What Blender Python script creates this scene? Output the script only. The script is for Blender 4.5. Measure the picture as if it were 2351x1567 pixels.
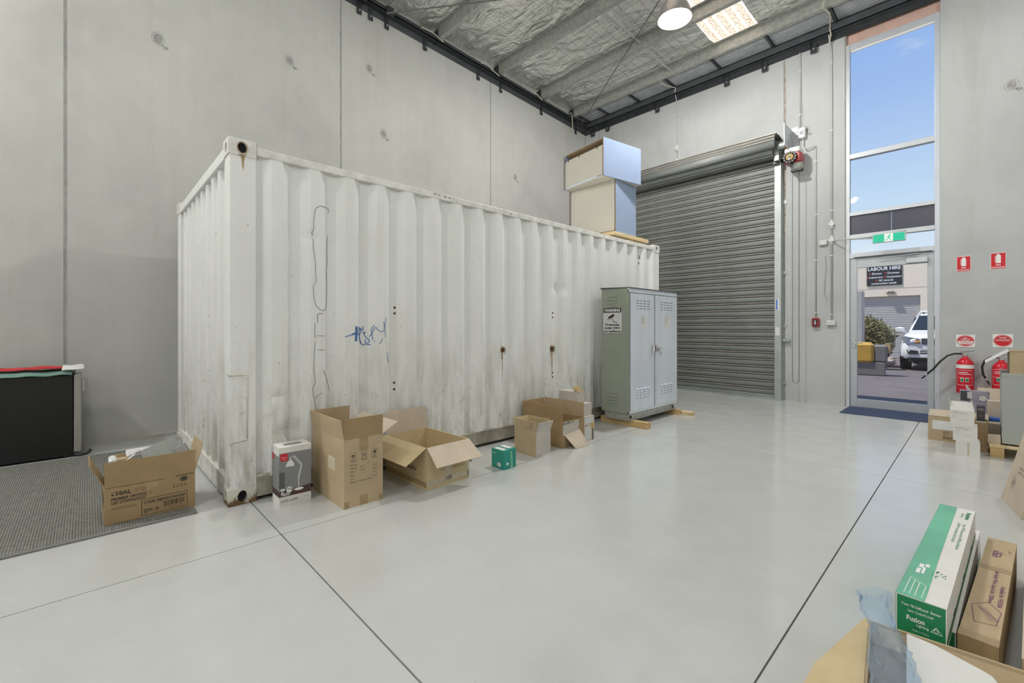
import bpy, math, random
from mathutils import Vector, Matrix
random.seed(7)
for _o in list(bpy.data.objects): bpy.data.objects.remove(_o)
SC = bpy.context.scene
COL = SC.collection

# ------------------------------------------------------------------ camera
cam = bpy.data.cameras.new('camera')
cam.sensor_width = 36.0
cam.lens = 1023.0 / 2351.0 * 36.0
cam.shift_y = -31.5 / 2351.0
cam.clip_start = 0.05
cam.clip_end = 300
cam_o = bpy.data.objects.new('camera', cam)
cam_o.location = (0, 0, 1.25)
cam_o.rotation_euler = (math.pi / 2, 0, math.radians(46.3265))
COL.objects.link(cam_o)
SC.camera = cam_o

# ------------------------------------------------------------------ light and exposure
SC.view_settings.view_transform = 'Standard'
SC.view_settings.look = 'None'
SC.view_settings.gamma = 1.0
SC.view_settings.use_curve_mapping = False
SC.view_settings.exposure = 0.0
LAMP_WATTS = 230.0
SKY_STRENGTH = 1.0

world = bpy.data.worlds.new('sky')
SC.world = world
world.use_nodes = True
_n = world.node_tree.nodes; _l = world.node_tree.links
_n.clear()
_tc = _n.new('ShaderNodeTexCoord')
_sep = _n.new('ShaderNodeSeparateXYZ')
_l.new(_tc.outputs['Generated'], _sep.inputs[0])
_gr = _n.new('ShaderNodeValToRGB')
_e = _gr.color_ramp.elements
_e[0].position = 0.0; _e[0].color = (0.92, 0.96, 1.0, 1)
_e[1].position = 1.0; _e[1].color = (0.10, 0.26, 0.72, 1)
_m = _e.new(0.20); _m.color = (0.66, 0.82, 1.0, 1)
_m = _e.new(0.38); _m.color = (0.40, 0.58, 0.94, 1)
_m = _e.new(0.60); _m.color = (0.24, 0.42, 0.86, 1)
_l.new(_sep.outputs['Z'], _gr.inputs[0])
_map = _n.new('ShaderNodeMapping'); _map.inputs['Scale'].default_value = (2.0, 2.0, 5.0)
_map.inputs['Location'].default_value = (0.35, 0.1, 0.4)
_l.new(_tc.outputs['Generated'], _map.inputs[0])
_ns = _n.new('ShaderNodeTexNoise'); _ns.inputs['Scale'].default_value = 1.6; _ns.inputs['Detail'].default_value = 7
_ns.inputs['Roughness'].default_value = 0.55
_l.new(_map.outputs[0], _ns.inputs['Vector'])
_cr = _n.new('ShaderNodeValToRGB')
_cr.color_ramp.elements[0].position = 0.63; _cr.color_ramp.elements[1].position = 0.78
_l.new(_ns.outputs[0], _cr.inputs[0])
_mx = _n.new('ShaderNodeMixRGB'); _mx.inputs[2].default_value = (0.95, 0.97, 1.0, 1)
_l.new(_cr.outputs[0], _mx.inputs[0]); _l.new(_gr.outputs[0], _mx.inputs[1])
_bg = _n.new('ShaderNodeBackground'); _bg.inputs['Strength'].default_value = SKY_STRENGTH
_l.new(_mx.outputs[0], _bg.inputs['Color'])
_wo = _n.new('ShaderNodeOutputWorld'); _l.new(_bg.outputs[0], _wo.inputs['Surface'])

sun = bpy.data.lights.new('sun', 'SUN'); sun.energy = 4.8; sun.angle = 0.01; sun.color = (1.0, 0.95, 0.87)
sun_o = bpy.data.objects.new('sun', sun); COL.objects.link(sun_o)
sun_o.rotation_euler = Vector((0.40, 0.28, -1.0)).to_track_quat('-Z', 'Y').to_euler()

# ------------------------------------------------------------------ helpers
def tag(o, label=None, cat=None, group=None, kind=None):
    if label: o['label'] = label
    if cat: o['category'] = cat
    if group: o['group'] = group
    if kind: o['kind'] = kind
    return o

def thing(name, label, cat, loc=(0, 0, 0), rz=0.0, group=None, kind=None):
    o = bpy.data.objects.new(name, None)
    o.empty_display_size = 0.1
    COL.objects.link(o)
    o.location = loc
    o.rotation_euler = (0, 0, math.radians(rz))
    return tag(o, label, cat, group, kind)

_fonts = {}
def font_mesh(s, bold):
    k = (s, bold)
    if k not in _fonts:
        c = bpy.data.curves.new('t', 'FONT'); c.body = s; c.size = 1.0; c.offset = bold
        c.resolution_u = 3
        o = bpy.data.objects.new('t', c)
        m = o.to_mesh()
        v = [tuple(p.co) for p in m.vertices]; f = [tuple(p.vertices) for p in m.polygons]
        o.to_mesh_clear()
        bpy.data.objects.remove(o); bpy.data.curves.remove(c)
        _fonts[k] = (v, f)
    return _fonts[k]

class MB:
    """collects shapes; build() links them as one mesh object. off is taken away from every point."""
    def __init__(self, off=(0, 0, 0)):
        self.v = []; self.f = []; self.off = Vector(off); self.mx = None
    def add(self, vs, fs):
        n = len(self.v)
        for p in vs:
            p = Vector(p)
            if self.mx is not None: p = self.mx @ p
            self.v.append(tuple(p - self.off))
        for f in fs: self.f.append(tuple(i + n for i in f))
        return self
    def hexa(self, p):      # 8 points: bottom 4 counter-clockwise, top 4
        return self.add(p, [(3, 2, 1, 0), (4, 5, 6, 7), (0, 1, 5, 4), (1, 2, 6, 5), (2, 3, 7, 6), (3, 0, 4, 7)])
    def box(self, x0, x1, y0, y1, z0, z1):
        return self.hexa([(x0, y0, z0), (x1, y0, z0), (x1, y1, z0), (x0, y1, z0),
                          (x0, y0, z1), (x1, y0, z1), (x1, y1, z1), (x0, y1, z1)])
    def cham(self, x0, x1, y0, y1, z0, z1, c):     # box with chamfered edges
        pts = []; 
        def ring(z, i):
            return [(x0+c+i, y0+i, z), (x1-c-i, y0+i, z), (x1-i, y0+c+i, z), (x1-i, y1-c-i, z),
                    (x1-c-i, y1-i, z), (x0+c+i, y1-i, z), (x0+i, y1-c-i, z), (x0+i, y0+c+i, z)]
        rs = ring(z0, c) + ring(z0 + c, 0) + ring(z1 - c, 0) + ring(z1, c)
        fs = [tuple(range(7, -1, -1)), tuple(range(24, 32))]
        for k in range(3):
            for i in range(8):
                a = k*8+i; b = k*8+(i+1) % 8
                fs.append((a, b, b+8, a+8))
        return self.add(rs, fs)
    def slab(self, a, b, c, d, t):      # panel a b c d pushed t along -normal
        a, b, c, d = map(Vector, (a, b, c, d))
        n = (b - a).cross(d - a).normalized() * -t
        return self.hexa([a+n, b+n, c+n, d+n, a, b, c, d])
    def prism(self, pts, p0, p1):       # polygon pts given as 3d points offset from p0 to p1
        n = len(pts); p0 = Vector(p0); p1 = Vector(p1)
        vs = [Vector(p) + p0 for p in pts] + [Vector(p) + p1 for p in pts]
        fs = [tuple(range(n-1, -1, -1)), tuple(range(n, 2*n))]
        fs += [(i, (i+1) % n, n+(i+1) % n, n+i) for i in range(n)]
        return self.add(vs, fs)
    def strip(self, a, b):      # two polylines of equal length
        n = len(a)
        return self.add(list(a) + list(b), [(i, i+1, n+i+1, n+i) for i in range(n-1)])
    def cyl(self, p0, p1, r0, r1=None, n=12, cap=True):
        r1 = r0 if r1 is None else r1
        p0 = Vector(p0); p1 = Vector(p1); d = (p1-p0).normalized()
        u = d.orthogonal().normalized(); w = d.cross(u)
        vs = [];
        for p, r in ((p0, r0), (p1, r1)):
            vs += [p + (u*math.cos(2*math.pi*i/n) + w*math.sin(2*math.pi*i/n))*r for i in range(n)]
        fs = [(i, (i+1) % n, n+(i+1) % n, n+i) for i in range(n)]
        if cap: fs += [tuple(range(n-1, -1, -1)), tuple(range(n, 2*n))]
        return self.add(vs, fs)
    def tube(self, pts, r, n=8, cap=True):
        pts = [Vector(p) for p in pts]; m = len(pts)
        rs = r if isinstance(r, (list, tuple)) else [r]*m
        vs = []; u = None
        for k in range(m):
            d = ((pts[min(k+1, m-1)] - pts[k]).normalized() + (pts[k] - pts[max(k-1, 0)]).normalized())
            if d.length < 1e-6: d = Vector((0, 0, 1))
            d.normalize()
            if u is None: u = d.orthogonal().normalized()
            else:
                u = u - d*u.dot(d)
                u = u.normalized() if u.length > 1e-6 else d.orthogonal().normalized()
            w = d.cross(u)
            vs += [pts[k] + (u*math.cos(2*math.pi*i/n) + w*math.sin(2*math.pi*i/n))*rs[k] for i in range(n)]
        fs = [(k*n+i, k*n+(i+1) % n, (k+1)*n+(i+1) % n, (k+1)*n+i) for k in range(m-1) for i in range(n)]
        if cap: fs += [tuple(range(n-1, -1, -1)), tuple(range((m-1)*n, m*n))]
        return self.add(vs, fs)
    def lathe(self, prof, c=(0, 0, 0), n=24, capb=False, capt=False, axis='Z'):
        c = Vector(c); vs = []
        for r, z in prof:
            for i in range(n):
                a = 2*math.pi*i/n; x, y = r*math.cos(a), r*math.sin(a)
                p = {'Z': Vector((x, y, z)), 'Y': Vector((y, z, x)), 'X': Vector((z, x, y))}[axis]
                vs.append(c + p)
        m = len(prof)
        fs = [(k*n+i, k*n+(i+1) % n, (k+1)*n+(i+1) % n, (k+1)*n+i) for k in range(m-1) for i in range(n)]
        if capb: fs.append(tuple(range(n-1, -1, -1)))
        if capt: fs.append(tuple(range((m-1)*n, m*n)))
        return self.add(vs, fs)
    def ball(self, c, r, n=10, sz=1.0):
        k = n//2
        prof = [(max(r*math.sin(math.pi*i/k), 1e-4), -r*sz*math.cos(math.pi*i/k)) for i in range(k+1)]
        return self.lathe(prof, c, n)
    def grid(self, nx, ny, fn):
        vs = [fn(i/nx, j/ny) for j in range(ny+1) for i in range(nx+1)]
        w = nx+1
        return self.add(vs, [(j*w+i, j*w+i+1, (j+1)*w+i+1, (j+1)*w+i) for j in range(ny) for i in range(nx)])
    def build(self, name, mat, parent=None, smooth=False, label=None, cat=None, group=None, kind=None, bevel=0, solid=0, auto=False, loose=False):
        if loose: return self.build_loose(name, mat, parent, kind=kind)
        me = bpy.data.meshes.new(name)
        me.from_pydata(self.v, [], self.f)
        me.validate(); me.update()
        if isinstance(mat, str): mat = MAT[mat]
        me.materials.append(mat)
        if smooth:
            me.polygons.foreach_set('use_smooth', [True]*len(me.polygons))
            if auto: me.set_sharp_from_angle(angle=math.radians(auto if auto is not True else 35))
        o = bpy.data.objects.new(name, me)
        COL.objects.link(o)
        if parent is not None: o.parent = parent
        if solid:
            s = o.modifiers.new('s', 'SOLIDIFY'); s.thickness = solid; s.offset = 0
        if bevel:
            b = o.modifiers.new('b', 'BEVEL'); b.width = bevel; b.segments = 2; b.limit_method = 'ANGLE'
        return tag(o, label, cat, group, kind)

def _loose(self, name, mat, parent, kind=None):
    n = len(self.v); p = list(range(n))
    def find(i):
        while p[i] != i: p[i] = p[p[i]]; i = p[i]
        return i
    for f in self.f:
        for i in f[1:]: p[find(i)] = find(f[0])
    groups = {}
    for f in self.f: groups.setdefault(find(f[0]), []).append(f)
    out = None
    for fs in groups.values():
        ids = sorted({i for f in fs for i in f}); mp = {i: k for k, i in enumerate(ids)}
        mb = MB(); mb.add([self.v[i] for i in ids], [tuple(mp[i] for i in f) for f in fs])
        out = mb.build(name, mat, parent)
    return out
MB.build_loose = _loose

def copy_part(src, parent, loc=None, rot=None):
    c = src.copy(); COL.objects.link(c); c.parent = parent
    if loc is not None: c.location = loc
    if rot is not None: c.rotation_euler = rot
    return c

class Face:
    """flat print on a face: origin o, right r, up u (metres); everything sits eps proud of it"""
    def __init__(self, o, r, u, eps=0.0008, off=(0, 0, 0)):
        self.o = Vector(o); self.r = Vector(r).normalized(); self.u = Vector(u).normalized()
        self.n = self.r.cross(self.u).normalized(); self.mb = MB(off); self.eps = eps
    def p(self, x, y, e=0): return self.o + self.r*x + self.u*y + self.n*(self.eps+e)
    def poly(self, pts, e=0):
        self.mb.add([self.p(x, y, e) for x, y in pts], [tuple(range(len(pts)))]); return self
    def rect(self, x0, y0, x1, y1, e=0): return self.poly([(x0, y0), (x1, y0), (x1, y1), (x0, y1)], e)
    def frame(self, x0, y0, x1, y1, w, e=0):
        self.rect(x0, y0, x1, y0+w, e); self.rect(x0, y1-w, x1, y1, e)
        self.rect(x0, y0+w, x0+w, y1-w, e); return self.rect(x1-w, y0+w, x1, y1-w, e)
    def line(self, pts, w, e=0):
        for (x0, y0), (x1, y1) in zip(pts, pts[1:]):
            d = math.hypot(x1-x0, y1-y0) or 1; nx, ny = -(y1-y0)/d*w/2, (x1-x0)/d*w/2
            self.poly([(x0-nx, y0-ny), (x1-nx, y1-ny), (x1+nx, y1+ny), (x0+nx, y0+ny)], e)
        return self
    def disc(self, x, y, a, b=None, n=24, e=0):
        b = a if b is None else b
        return self.poly([(x+a*math.cos(2*math.pi*i/n), y+b*math.sin(2*math.pi*i/n)) for i in range(n)], e)
    def ring(self, x, y, a, b, w, n=28, e=0):
        pts = [(math.cos(2*math.pi*i/n), math.sin(2*math.pi*i/n)) for i in range(n)]
        for i in range(n):
            (c0, s0), (c1, s1) = pts[i], pts[(i+1) % n]
            self.poly([(x+a*c0, y+b*s0), (x+a*c1, y+b*s1), (x+(a-w)*c1, y+(b-w)*s1), (x+(a-w)*c0, y+(b-w)*s0)], e)
        return self
    def text(self, s, x, y, h, w=None, align='L', bold=0.0, slant=0.0, e=0):
        v, f = font_mesh(s, bold)
        if not v: return self
        x0 = min(p[0] for p in v); x1 = max(p[0] for p in v)
        sy = h/0.70; sx = sy if w is None else w/(x1-x0)
        W = (x1-x0)*sx
        ox = {'L': x, 'C': x-W/2, 'R': x-W}[align]
        self.mb.add([self.p(ox+(q[0]-x0)*sx+q[1]*slant*sy, y+q[1]*sy, e) for q in v], f)
        return self
    def barcode(self, x0, y0, x1, y1):
        x = x0
        while x < x1:
            w = random.choice((.0012, .002, .003)); self.rect(x, y0, min(x+w, x1), y1); x += w+random.choice((.0012, .002, .003))
        return self
    def build(self, name, mat, parent, **k): return self.mb.build(name, mat, parent, **k)

# ------------------------------------------------------------------ materials
MAT = {}
def NT(name):
    m = bpy.data.materials.new(name); m.use_nodes = True
    nt = m.node_tree; nt.nodes.clear()
    out = nt.nodes.new('ShaderNodeOutputMaterial')
    b = nt.nodes.new('ShaderNodeBsdfPrincipled')
    nt.links.new(b.outputs[0], out.inputs[0])
    MAT[name] = m
    return m, nt, b, out
def coord(nt, scale=(1, 1, 1), loc=(0, 0, 0), kind='Object'):
    t = nt.nodes.new('ShaderNodeTexCoord'); mp = nt.nodes.new('ShaderNodeMapping')
    mp.inputs['Scale'].default_value = scale; mp.inputs['Location'].default_value = loc
    nt.links.new(t.outputs[kind], mp.inputs[0]); return mp.outputs[0]
def noise(nt, vec, scale, detail=4, rough=0.5, dist=0.0):
    n = nt.nodes.new('ShaderNodeTexNoise'); n.inputs['Scale'].default_value = scale
    n.inputs['Detail'].default_value = detail; n.inputs['Roughness'].default_value = rough
    n.inputs['Distortion'].default_value = dist
    nt.links.new(vec, n.inputs['Vector']); return n.outputs[0]
def ramp(nt, fac, stops):
    r = nt.nodes.new('ShaderNodeValToRGB'); e = r.color_ramp.elements
    while len(e) < len(stops): e.new(0.5)
    for i, (p, c) in enumerate(stops):
        e[i].position = p; e[i].color = (*c, 1) if not isinstance(c, (int, float)) else (c, c, c, 1)
    nt.links.new(fac, r.inputs[0]); return r.outputs[0]
def mix(nt, fac, a, b, mode='MIX'):
    m = nt.nodes.new('ShaderNodeMixRGB'); m.blend_type = mode
    for i, s in ((0, fac), (1, a), (2, b)):
        if hasattr(s, 'node'): nt.links.new(s, m.inputs[i])
        elif isinstance(s, (int, float)): m.inputs[i].default_value = s if i == 0 else (s, s, s, 1)
        else: m.inputs[i].default_value = (*s, 1)
    return m.outputs[0]
def math_(nt, op, a, b=0.0, c=None):
    m = nt.nodes.new('ShaderNodeMath'); m.operation = op
    for i, s in enumerate((a, b) if c is None else (a, b, c)):
        if hasattr(s, 'node'): nt.links.new(s, m.inputs[i])
        else: m.inputs[i].default_value = s
    return m.outputs[0]
def bump(nt, b, h, strength, dist=0.01):
    n = nt.nodes.new('ShaderNodeBump'); n.inputs['Strength'].default_value = strength
    n.inputs['Distance'].default_value = dist
    nt.links.new(h, n.inputs['Height']); nt.links.new(n.outputs[0], b.inputs['Normal'])
def simple(name, c, rough=0.5, metal=0.0, var=0.0, scale=6.0, bmp=0.0, bscale=60.0, stretch=(1, 1, 1), spec=0.5, emit=0.0):
    m, nt, b, out = NT(name)
    b.inputs['Roughness'].default_value = rough; b.inputs['Metallic'].default_value = metal
    b.inputs['Specular IOR Level'].default_value = spec
    b.inputs['Base Color'].default_value = (*c, 1)
    if var or bmp: vec = coord(nt, stretch)
    if var:
        f = noise(nt, vec, scale, 5, 0.6)
        r = ramp(nt, f, [(0.3, 1-var), (0.7, 1+var*0.4)])
        nt.links.new(mix(nt, 1.0, c, r, 'MULTIPLY'), b.inputs['Base Color'])
    if bmp: bump(nt, b, noise(nt, vec, bscale, 3, 0.5), bmp, 0.005)
    if emit:
        b.inputs['Emission Color'].default_value = (*c, 1); b.inputs['Emission Strength'].default_value = emit
    return m

# painted concrete floor: mottled light grey, scuffs, slight gloss
m, nt, b, out = NT('floor_paint')
v = coord(nt)
big = noise(nt, v, 0.55, 5, 0.6)
mid = noise(nt, v, 3.5, 6, 0.65)
col = ramp(nt, big, [(0.3, (0.515, 0.53, 0.515)), (0.7, (0.56, 0.575, 0.56))])
col = mix(nt, 0.35, col, ramp(nt, mid, [(0.35, (0.50, 0.505, 0.485)), (0.65, (0.575, 0.585, 0.575))]))
vs = coord(nt, (1.2, 9, 1), (3, 1, 0))
sc = ramp(nt, noise(nt, vs, 2.2, 8, 0.7, 0.6), [(0.62, 0.0), (0.72, 1.0)])
col = mix(nt, math_(nt, 'MULTIPLY', sc, 0.16), col, (0.64, 0.65, 0.65))
st = ramp(nt, noise(nt, v, 1.3, 8, 0.72, 0.4), [(0.60, 0.0), (0.82, 1.0)])
col = mix(nt, math_(nt, 'MULTIPLY', st, 0.10), col, (0.44, 0.42, 0.37))
sp = ramp(nt, noise(nt, v, 55, 2, 0.5), [(0.745, 0.0), (0.765, 1.0)])
col = mix(nt, math_(nt, 'MULTIPLY', sp, 0.45), col, (0.22, 0.20, 0.17))
nt.links.new(col, b.inputs['Base Color'])
rr = ramp(nt, mid, [(0.3, 0.10), (0.7, 0.21)])
nt.links.new(rr, b.inputs['Roughness'])
b.inputs['Specular IOR Level'].default_value = 0.7
bump(nt, b, noise(nt, v, 9, 4, 0.6), 0.06, 0.004)

def concrete(name, c, seed=0.0):
    m, nt, b, out = NT(name)
    v = coord(nt, (1, 1, 1), (seed, seed*2, seed))
    big = noise(nt, v, 0.7, 6, 0.62, 0.3)
    col = ramp(nt, big, [(0.28, tuple(x*0.84 for x in c)), (0.5, c), (0.75, tuple(min(1, x*1.13) for x in c))])
    vv = coord(nt, (6, 6, 0.35), (seed, 0, 0))
    drip = noise(nt, vv, 1.4, 6, 0.6)
    col = mix(nt, 0.16, col, ramp(nt, drip, [(0.3, tuple(x*0.80 for x in c)), (0.7, tuple(min(1, x*1.12) for x in c))]))
    stn = ramp(nt, noise(nt, coord(nt, (3, 3, 0.5), (seed+4, 2, 0)), 0.9, 7, 0.7, 0.5), [(0.58, 0.0), (0.78, 1.0)])
    col = mix(nt, math_(nt, 'MULTIPLY', stn, 0.35), col, (c[0]*0.74, c[1]*0.70, c[2]*0.62))
    scr = ramp(nt, noise(nt, coord(nt, (14, 14, 1.2), (1, seed, 0)), 2.0, 4, 0.6, 0.8), [(0.70, 0.0), (0.73, 1.0)])
    col = mix(nt, math_(nt, 'MULTIPLY', scr, 0.18), col, tuple(min(1, x*1.35) for x in c))
    pit = ramp(nt, noise(nt, v, 45, 2, 0.5), [(0.76, 0.0), (0.78, 1.0)])
    col = mix(nt, math_(nt, 'MULTIPLY', pit, 0.35), col, tuple(x*0.5 for x in c))
    nt.links.new(col, b.inputs['Base Color'])
    b.inputs['Roughness'].default_value = 0.82
    b.inputs['Specular IOR Level'].default_value = 0.25
    bump(nt, b, noise(nt, v, 30, 6, 0.65), 0.12, 0.006)
concrete('concrete_left', (0.51, 0.515, 0.49), 0.0)
concrete('concrete_front', (0.50, 0.515, 0.515), 3.7)
concrete('concrete_kerb', (0.46, 0.45, 0.40), 8.1)
simple('joint_dark', (0.06, 0.055, 0.05), 0.9)
simple('sealant', (0.44, 0.44, 0.42), 0.7, var=0.25, scale=9)
simple('scar', (0.36, 0.36, 0.34), 0.9, var=0.4, scale=22)
simple('rust_mark', (0.47, 0.415, 0.365), 0.9, var=0.5, scale=12)
simple('pink_render', (0.66, 0.45, 0.38), 0.9, var=0.25, scale=3, bmp=0.2)
simple('plain_wall', (0.66, 0.66, 0.65), 0.8, var=0.15, scale=1.2)

# container paint: chalky white with grime towards the floor and fine specks
m, nt, b, out = NT('container_paint')
v = coord(nt)
n1 = noise(nt, v, 1.6, 6, 0.6)
col = ramp(nt, n1, [(0.3, (0.76, 0.77, 0.75)), (0.7, (0.83, 0.84, 0.83))])
stv = noise(nt, coord(nt, (7, 7, 0.6)), 1.2, 7, 0.65)
col = mix(nt, 0.28, col, ramp(nt, stv, [(0.3, (0.72, 0.71, 0.65)), (0.65, (0.86, 0.87, 0.86))]))
sx = nt.nodes.new('ShaderNodeSeparateXYZ'); nt.links.new(v, sx.inputs[0])
low = nt.nodes.new('ShaderNodeMapRange'); low.inputs[1].default_value = 1.35; low.inputs[2].default_value = 0.0
nt.links.new(sx.outputs['Z'], low.inputs[0])
gr = noise(nt, coord(nt, (5, 5, 1.1)), 1.5, 8, 0.7, 0.3)
gm = math_(nt, 'MULTIPLY', ramp(nt, gr, [(0.45, 0.0), (0.66, 1.0)]), low.outputs[0])
col = mix(nt, math_(nt, 'MULTIPLY', gm, 0.85), col, (0.37, 0.335, 0.25))
gr2 = ramp(nt, noise(nt, v, 9, 7, 0.7), [(0.58, 0.0), (0.68, 1.0)])
g2 = math_(nt, 'MULTIPLY', math_(nt, 'MULTIPLY', gr2, low.outputs[0]), math_(nt, 'MULTIPLY', low.outputs[0], 0.9))
col = mix(nt, g2, col, (0.20, 0.19, 0.165))
spk = ramp(nt, noise(nt, v, 38, 2, 0.5), [(0.72, 0.0), (0.75, 1.0)])
col = mix(nt, math_(nt, 'MULTIPLY', spk, 0.6), col, (0.25, 0.22, 0.17))
nt.links.new(col, b.inputs['Base Color'])
b.inputs['Roughness'].default_value = 0.42
bump(nt, b, noise(nt, v, 5, 5, 0.6), 0.10, 0.01)

# rusty container castings and bottom rails
m, nt, b, out = NT('container_rusty')
v = coord(nt)
rn = noise(nt, v, 9, 7, 0.7)
sx = nt.nodes.new('ShaderNodeSeparateXYZ'); nt.links.new(v, sx.inputs[0])
low = nt.nodes.new('ShaderNodeMapRange'); low.inputs[1].default_value = 0.10; low.inputs[2].default_value = 0.0
nt.links.new(sx.outputs['Z'], low.inputs[0])
rf = ramp(nt, math_(nt, 'ADD', rn, math_(nt, 'MULTIPLY', low.outputs[0], 0.26)), [(0.58, 0.0), (0.70, 1.0)])
col = mix(nt, rf, ramp(nt, rn, [(0.3, (0.60, 0.59, 0.50)), (0.7, (0.70, 0.69, 0.61))]), (0.15, 0.085, 0.035))
nt.links.new(col, b.inputs['Base Color']); b.inputs['Roughness'].default_value = 0.6
simple('rail_grime', (0.40, 0.38, 0.31), 0.6, var=0.55, scale=6)
simple('casting_paint', (0.78, 0.77, 0.72), 0.5, var=0.25, scale=9)
simple('rust', (0.16, 0.075, 0.025), 0.85, var=0.6, scale=30)
simple('rust_streak', (0.50, 0.37, 0.22), 0.8, var=0.5, scale=18)
simple('hole_black', (0.012, 0.010, 0.009), 0.9)
simple('blue_paint', (0.045, 0.16, 0.42), 0.6)
simple('marker_line', (0.19, 0.18, 0.15), 0.8)
simple('weld_bead', (0.66, 0.63, 0.53), 0.6, var=0.4, scale=40)

# foil insulation
m, nt, b, out = NT('foil')
v = coord(nt)
b.inputs['Metallic'].default_value = 0.6
col = ramp(nt, noise(nt, v, 1.1, 6, 0.65), [(0.3, (0.74, 0.75, 0.71)), (0.7, (0.95, 0.95, 0.92))])
nt.links.new(col, b.inputs['Base Color']); b.inputs['Roughness'].default_value = 0.27
w1 = noise(nt, coord(nt, (1.0, 2.2, 1)), 1.5, 3, 0.55, 1.6)
bump(nt, b, w1, 0.9, 0.16)
simple('galvanised', (0.46, 0.47, 0.435), 0.42, 0.4, var=0.28, scale=16)
simple('galv_bright', (0.60, 0.62, 0.64), 0.45, 0.4, var=0.15, scale=12)
simple('dark_steel', (0.042, 0.045, 0.052), 0.5, 0.2, var=0.3, scale=8)
simple('mid_steel', (0.085, 0.093, 0.103), 0.45, 0.2, var=0.2, scale=8)
simple('bolt_zinc', (0.65, 0.65, 0.65), 0.35, 0.8)
simple('corrugated_zinc', (0.58, 0.60, 0.62), 0.4, 0.2, var=0.2, scale=6)
simple('wire', (0.16, 0.16, 0.15), 0.5, 0.3)
simple('rope', (0.62, 0.58, 0.45), 0.9, var=0.2, scale=50)
# translucent skylight sheet
m, nt, b, out = NT('skylight_sheet')
v = coord(nt)
tr = nt.nodes.new('ShaderNodeBsdfTranslucent')
nn = ramp(nt, noise(nt, v, 40, 5, 0.8), [(0.42, (0.36, 0.24, 0.13)), (0.50, (0.90, 0.72, 0.52)), (0.65, (0.98, 0.84, 0.68))])
sx = nt.nodes.new('ShaderNodeSeparateXYZ'); nt.links.new(v, sx.inputs[0])
fx = math_(nt, 'FRACT', math_(nt, 'MULTIPLY', math_(nt, 'ADD', sx.outputs['X'], 3.25), 1/0.144))
nn = mix(nt, math_(nt, 'GREATER_THAN', fx, 0.64), nn, (1.0, 0.86, 0.70))
nt.links.new(nn, tr.inputs['Color'])
tp = nt.nodes.new('ShaderNodeBsdfDiffuse'); tp.inputs['Color'].default_value = (0.7, 0.66, 0.6, 1)
ms = nt.nodes.new('ShaderNodeMixShader'); ms.inputs[0].default_value = 0.2
nt.links.new(tr.outputs[0], ms.inputs[1]); nt.links.new(tp.outputs[0], ms.inputs[2]); nt.links.new(ms.outputs[0], out.inputs[0])
# window glass: thin sheet
m, nt, b, out = NT('glass')
tp = nt.nodes.new('ShaderNodeBsdfTransparent'); tp.inputs['Color'].default_value = (0.93, 0.95, 0.96, 1)
gl = nt.nodes.new('ShaderNodeBsdfGlossy'); gl.inputs['Roughness'].default_value = 0.02
fr = nt.nodes.new('ShaderNodeFresnel'); fr.inputs[0].default_value = 1.25
ms = nt.nodes.new('ShaderNodeMixShader')
nt.links.new(fr.outputs[0], ms.inputs[0]); nt.links.new(tp.outputs[0], ms.inputs[1]); nt.links.new(gl.outputs[0], ms.inputs[2])
nt.links.new(ms.outputs[0], out.inputs[0])
# clear blue-tinted plastic film
m, nt, b, out = NT('clear_plastic')
tp = nt.nodes.new('ShaderNodeBsdfTransparent'); tp.inputs['Color'].default_value = (0.84, 0.90, 0.96, 1)
df = nt.nodes.new('ShaderNodeBsdfPrincipled'); df.inputs['Base Color'].default_value = (0.66, 0.76, 0.86, 1)
df.inputs['Roughness'].default_value = 0.12
v = coord(nt); bn = nt.nodes.new('ShaderNodeBump'); bn.inputs['Strength'].default_value = 0.8; bn.inputs['Distance'].default_value = 0.02
nt.links.new(noise(nt, v, 16, 4, 0.6, 1.0), bn.inputs['Height']); nt.links.new(bn.outputs[0], df.inputs['Normal'])
ms = nt.nodes.new('ShaderNodeMixShader'); ms.inputs[0].default_value = 0.20
nt.links.new(tp.outputs[0], ms.inputs[1]); nt.links.new(df.outputs[0], ms.inputs[2]); nt.links.new(ms.outputs[0], out.inputs[0])

def kraft(name, c, k=0.10):
    m, nt, b, out = NT(name)
    v = coord(nt)
    f = noise(nt, v, 5, 5, 0.65)
    col = ramp(nt, f, [(0.3, tuple(x*(1-k) for x in c)), (0.7, tuple(min(1, x*(1+k)) for x in c))])
    flute = nt.nodes.new('ShaderNodeTexWave'); flute.bands_direction = 'DIAGONAL'
    flute.inputs['Scale'].default_value = 40; nt.links.new(v, flute.inputs['Vector'])
    nt.links.new(col, b.inputs['Base Color']); b.inputs['Roughness'].default_value = 0.72
    b.inputs['Specular IOR Level'].default_value = 0.25
    bump(nt, b, noise(nt, v, 18, 4, 0.6), 0.12, 0.006)
kraft('kraft_brown', (0.36, 0.255, 0.135))
kraft('kraft_tan', (0.49, 0.385, 0.245))
kraft('kraft_pale', (0.56, 0.475, 0.375))  # kraft greyed and lightened: light falling on the card put into the colour
kraft('kraft_yellow', (0.58, 0.47, 0.28))
kraft('carton_grey', (0.55, 0.51, 0.46))
kraft('carton_white', (0.75, 0.74, 0.71), 0.05)
simple('packing_tape', (0.40, 0.29, 0.15), 0.25, var=0.2, scale=12)
simple('clear_tape', (0.62, 0.55, 0.42), 0.18, var=0.15, scale=20)
simple('black_print', (0.035, 0.03, 0.028), 0.7)
simple('grey_print', (0.22, 0.21, 0.20), 0.7)
simple('brown_print', (0.055, 0.042, 0.03), 0.7)
simple('purple_print', (0.20, 0.06, 0.16), 0.7)
simple('white_print', (0.85, 0.85, 0.83), 0.6)
simple('red_print', (0.62, 0.012, 0.025), 0.45)
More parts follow.
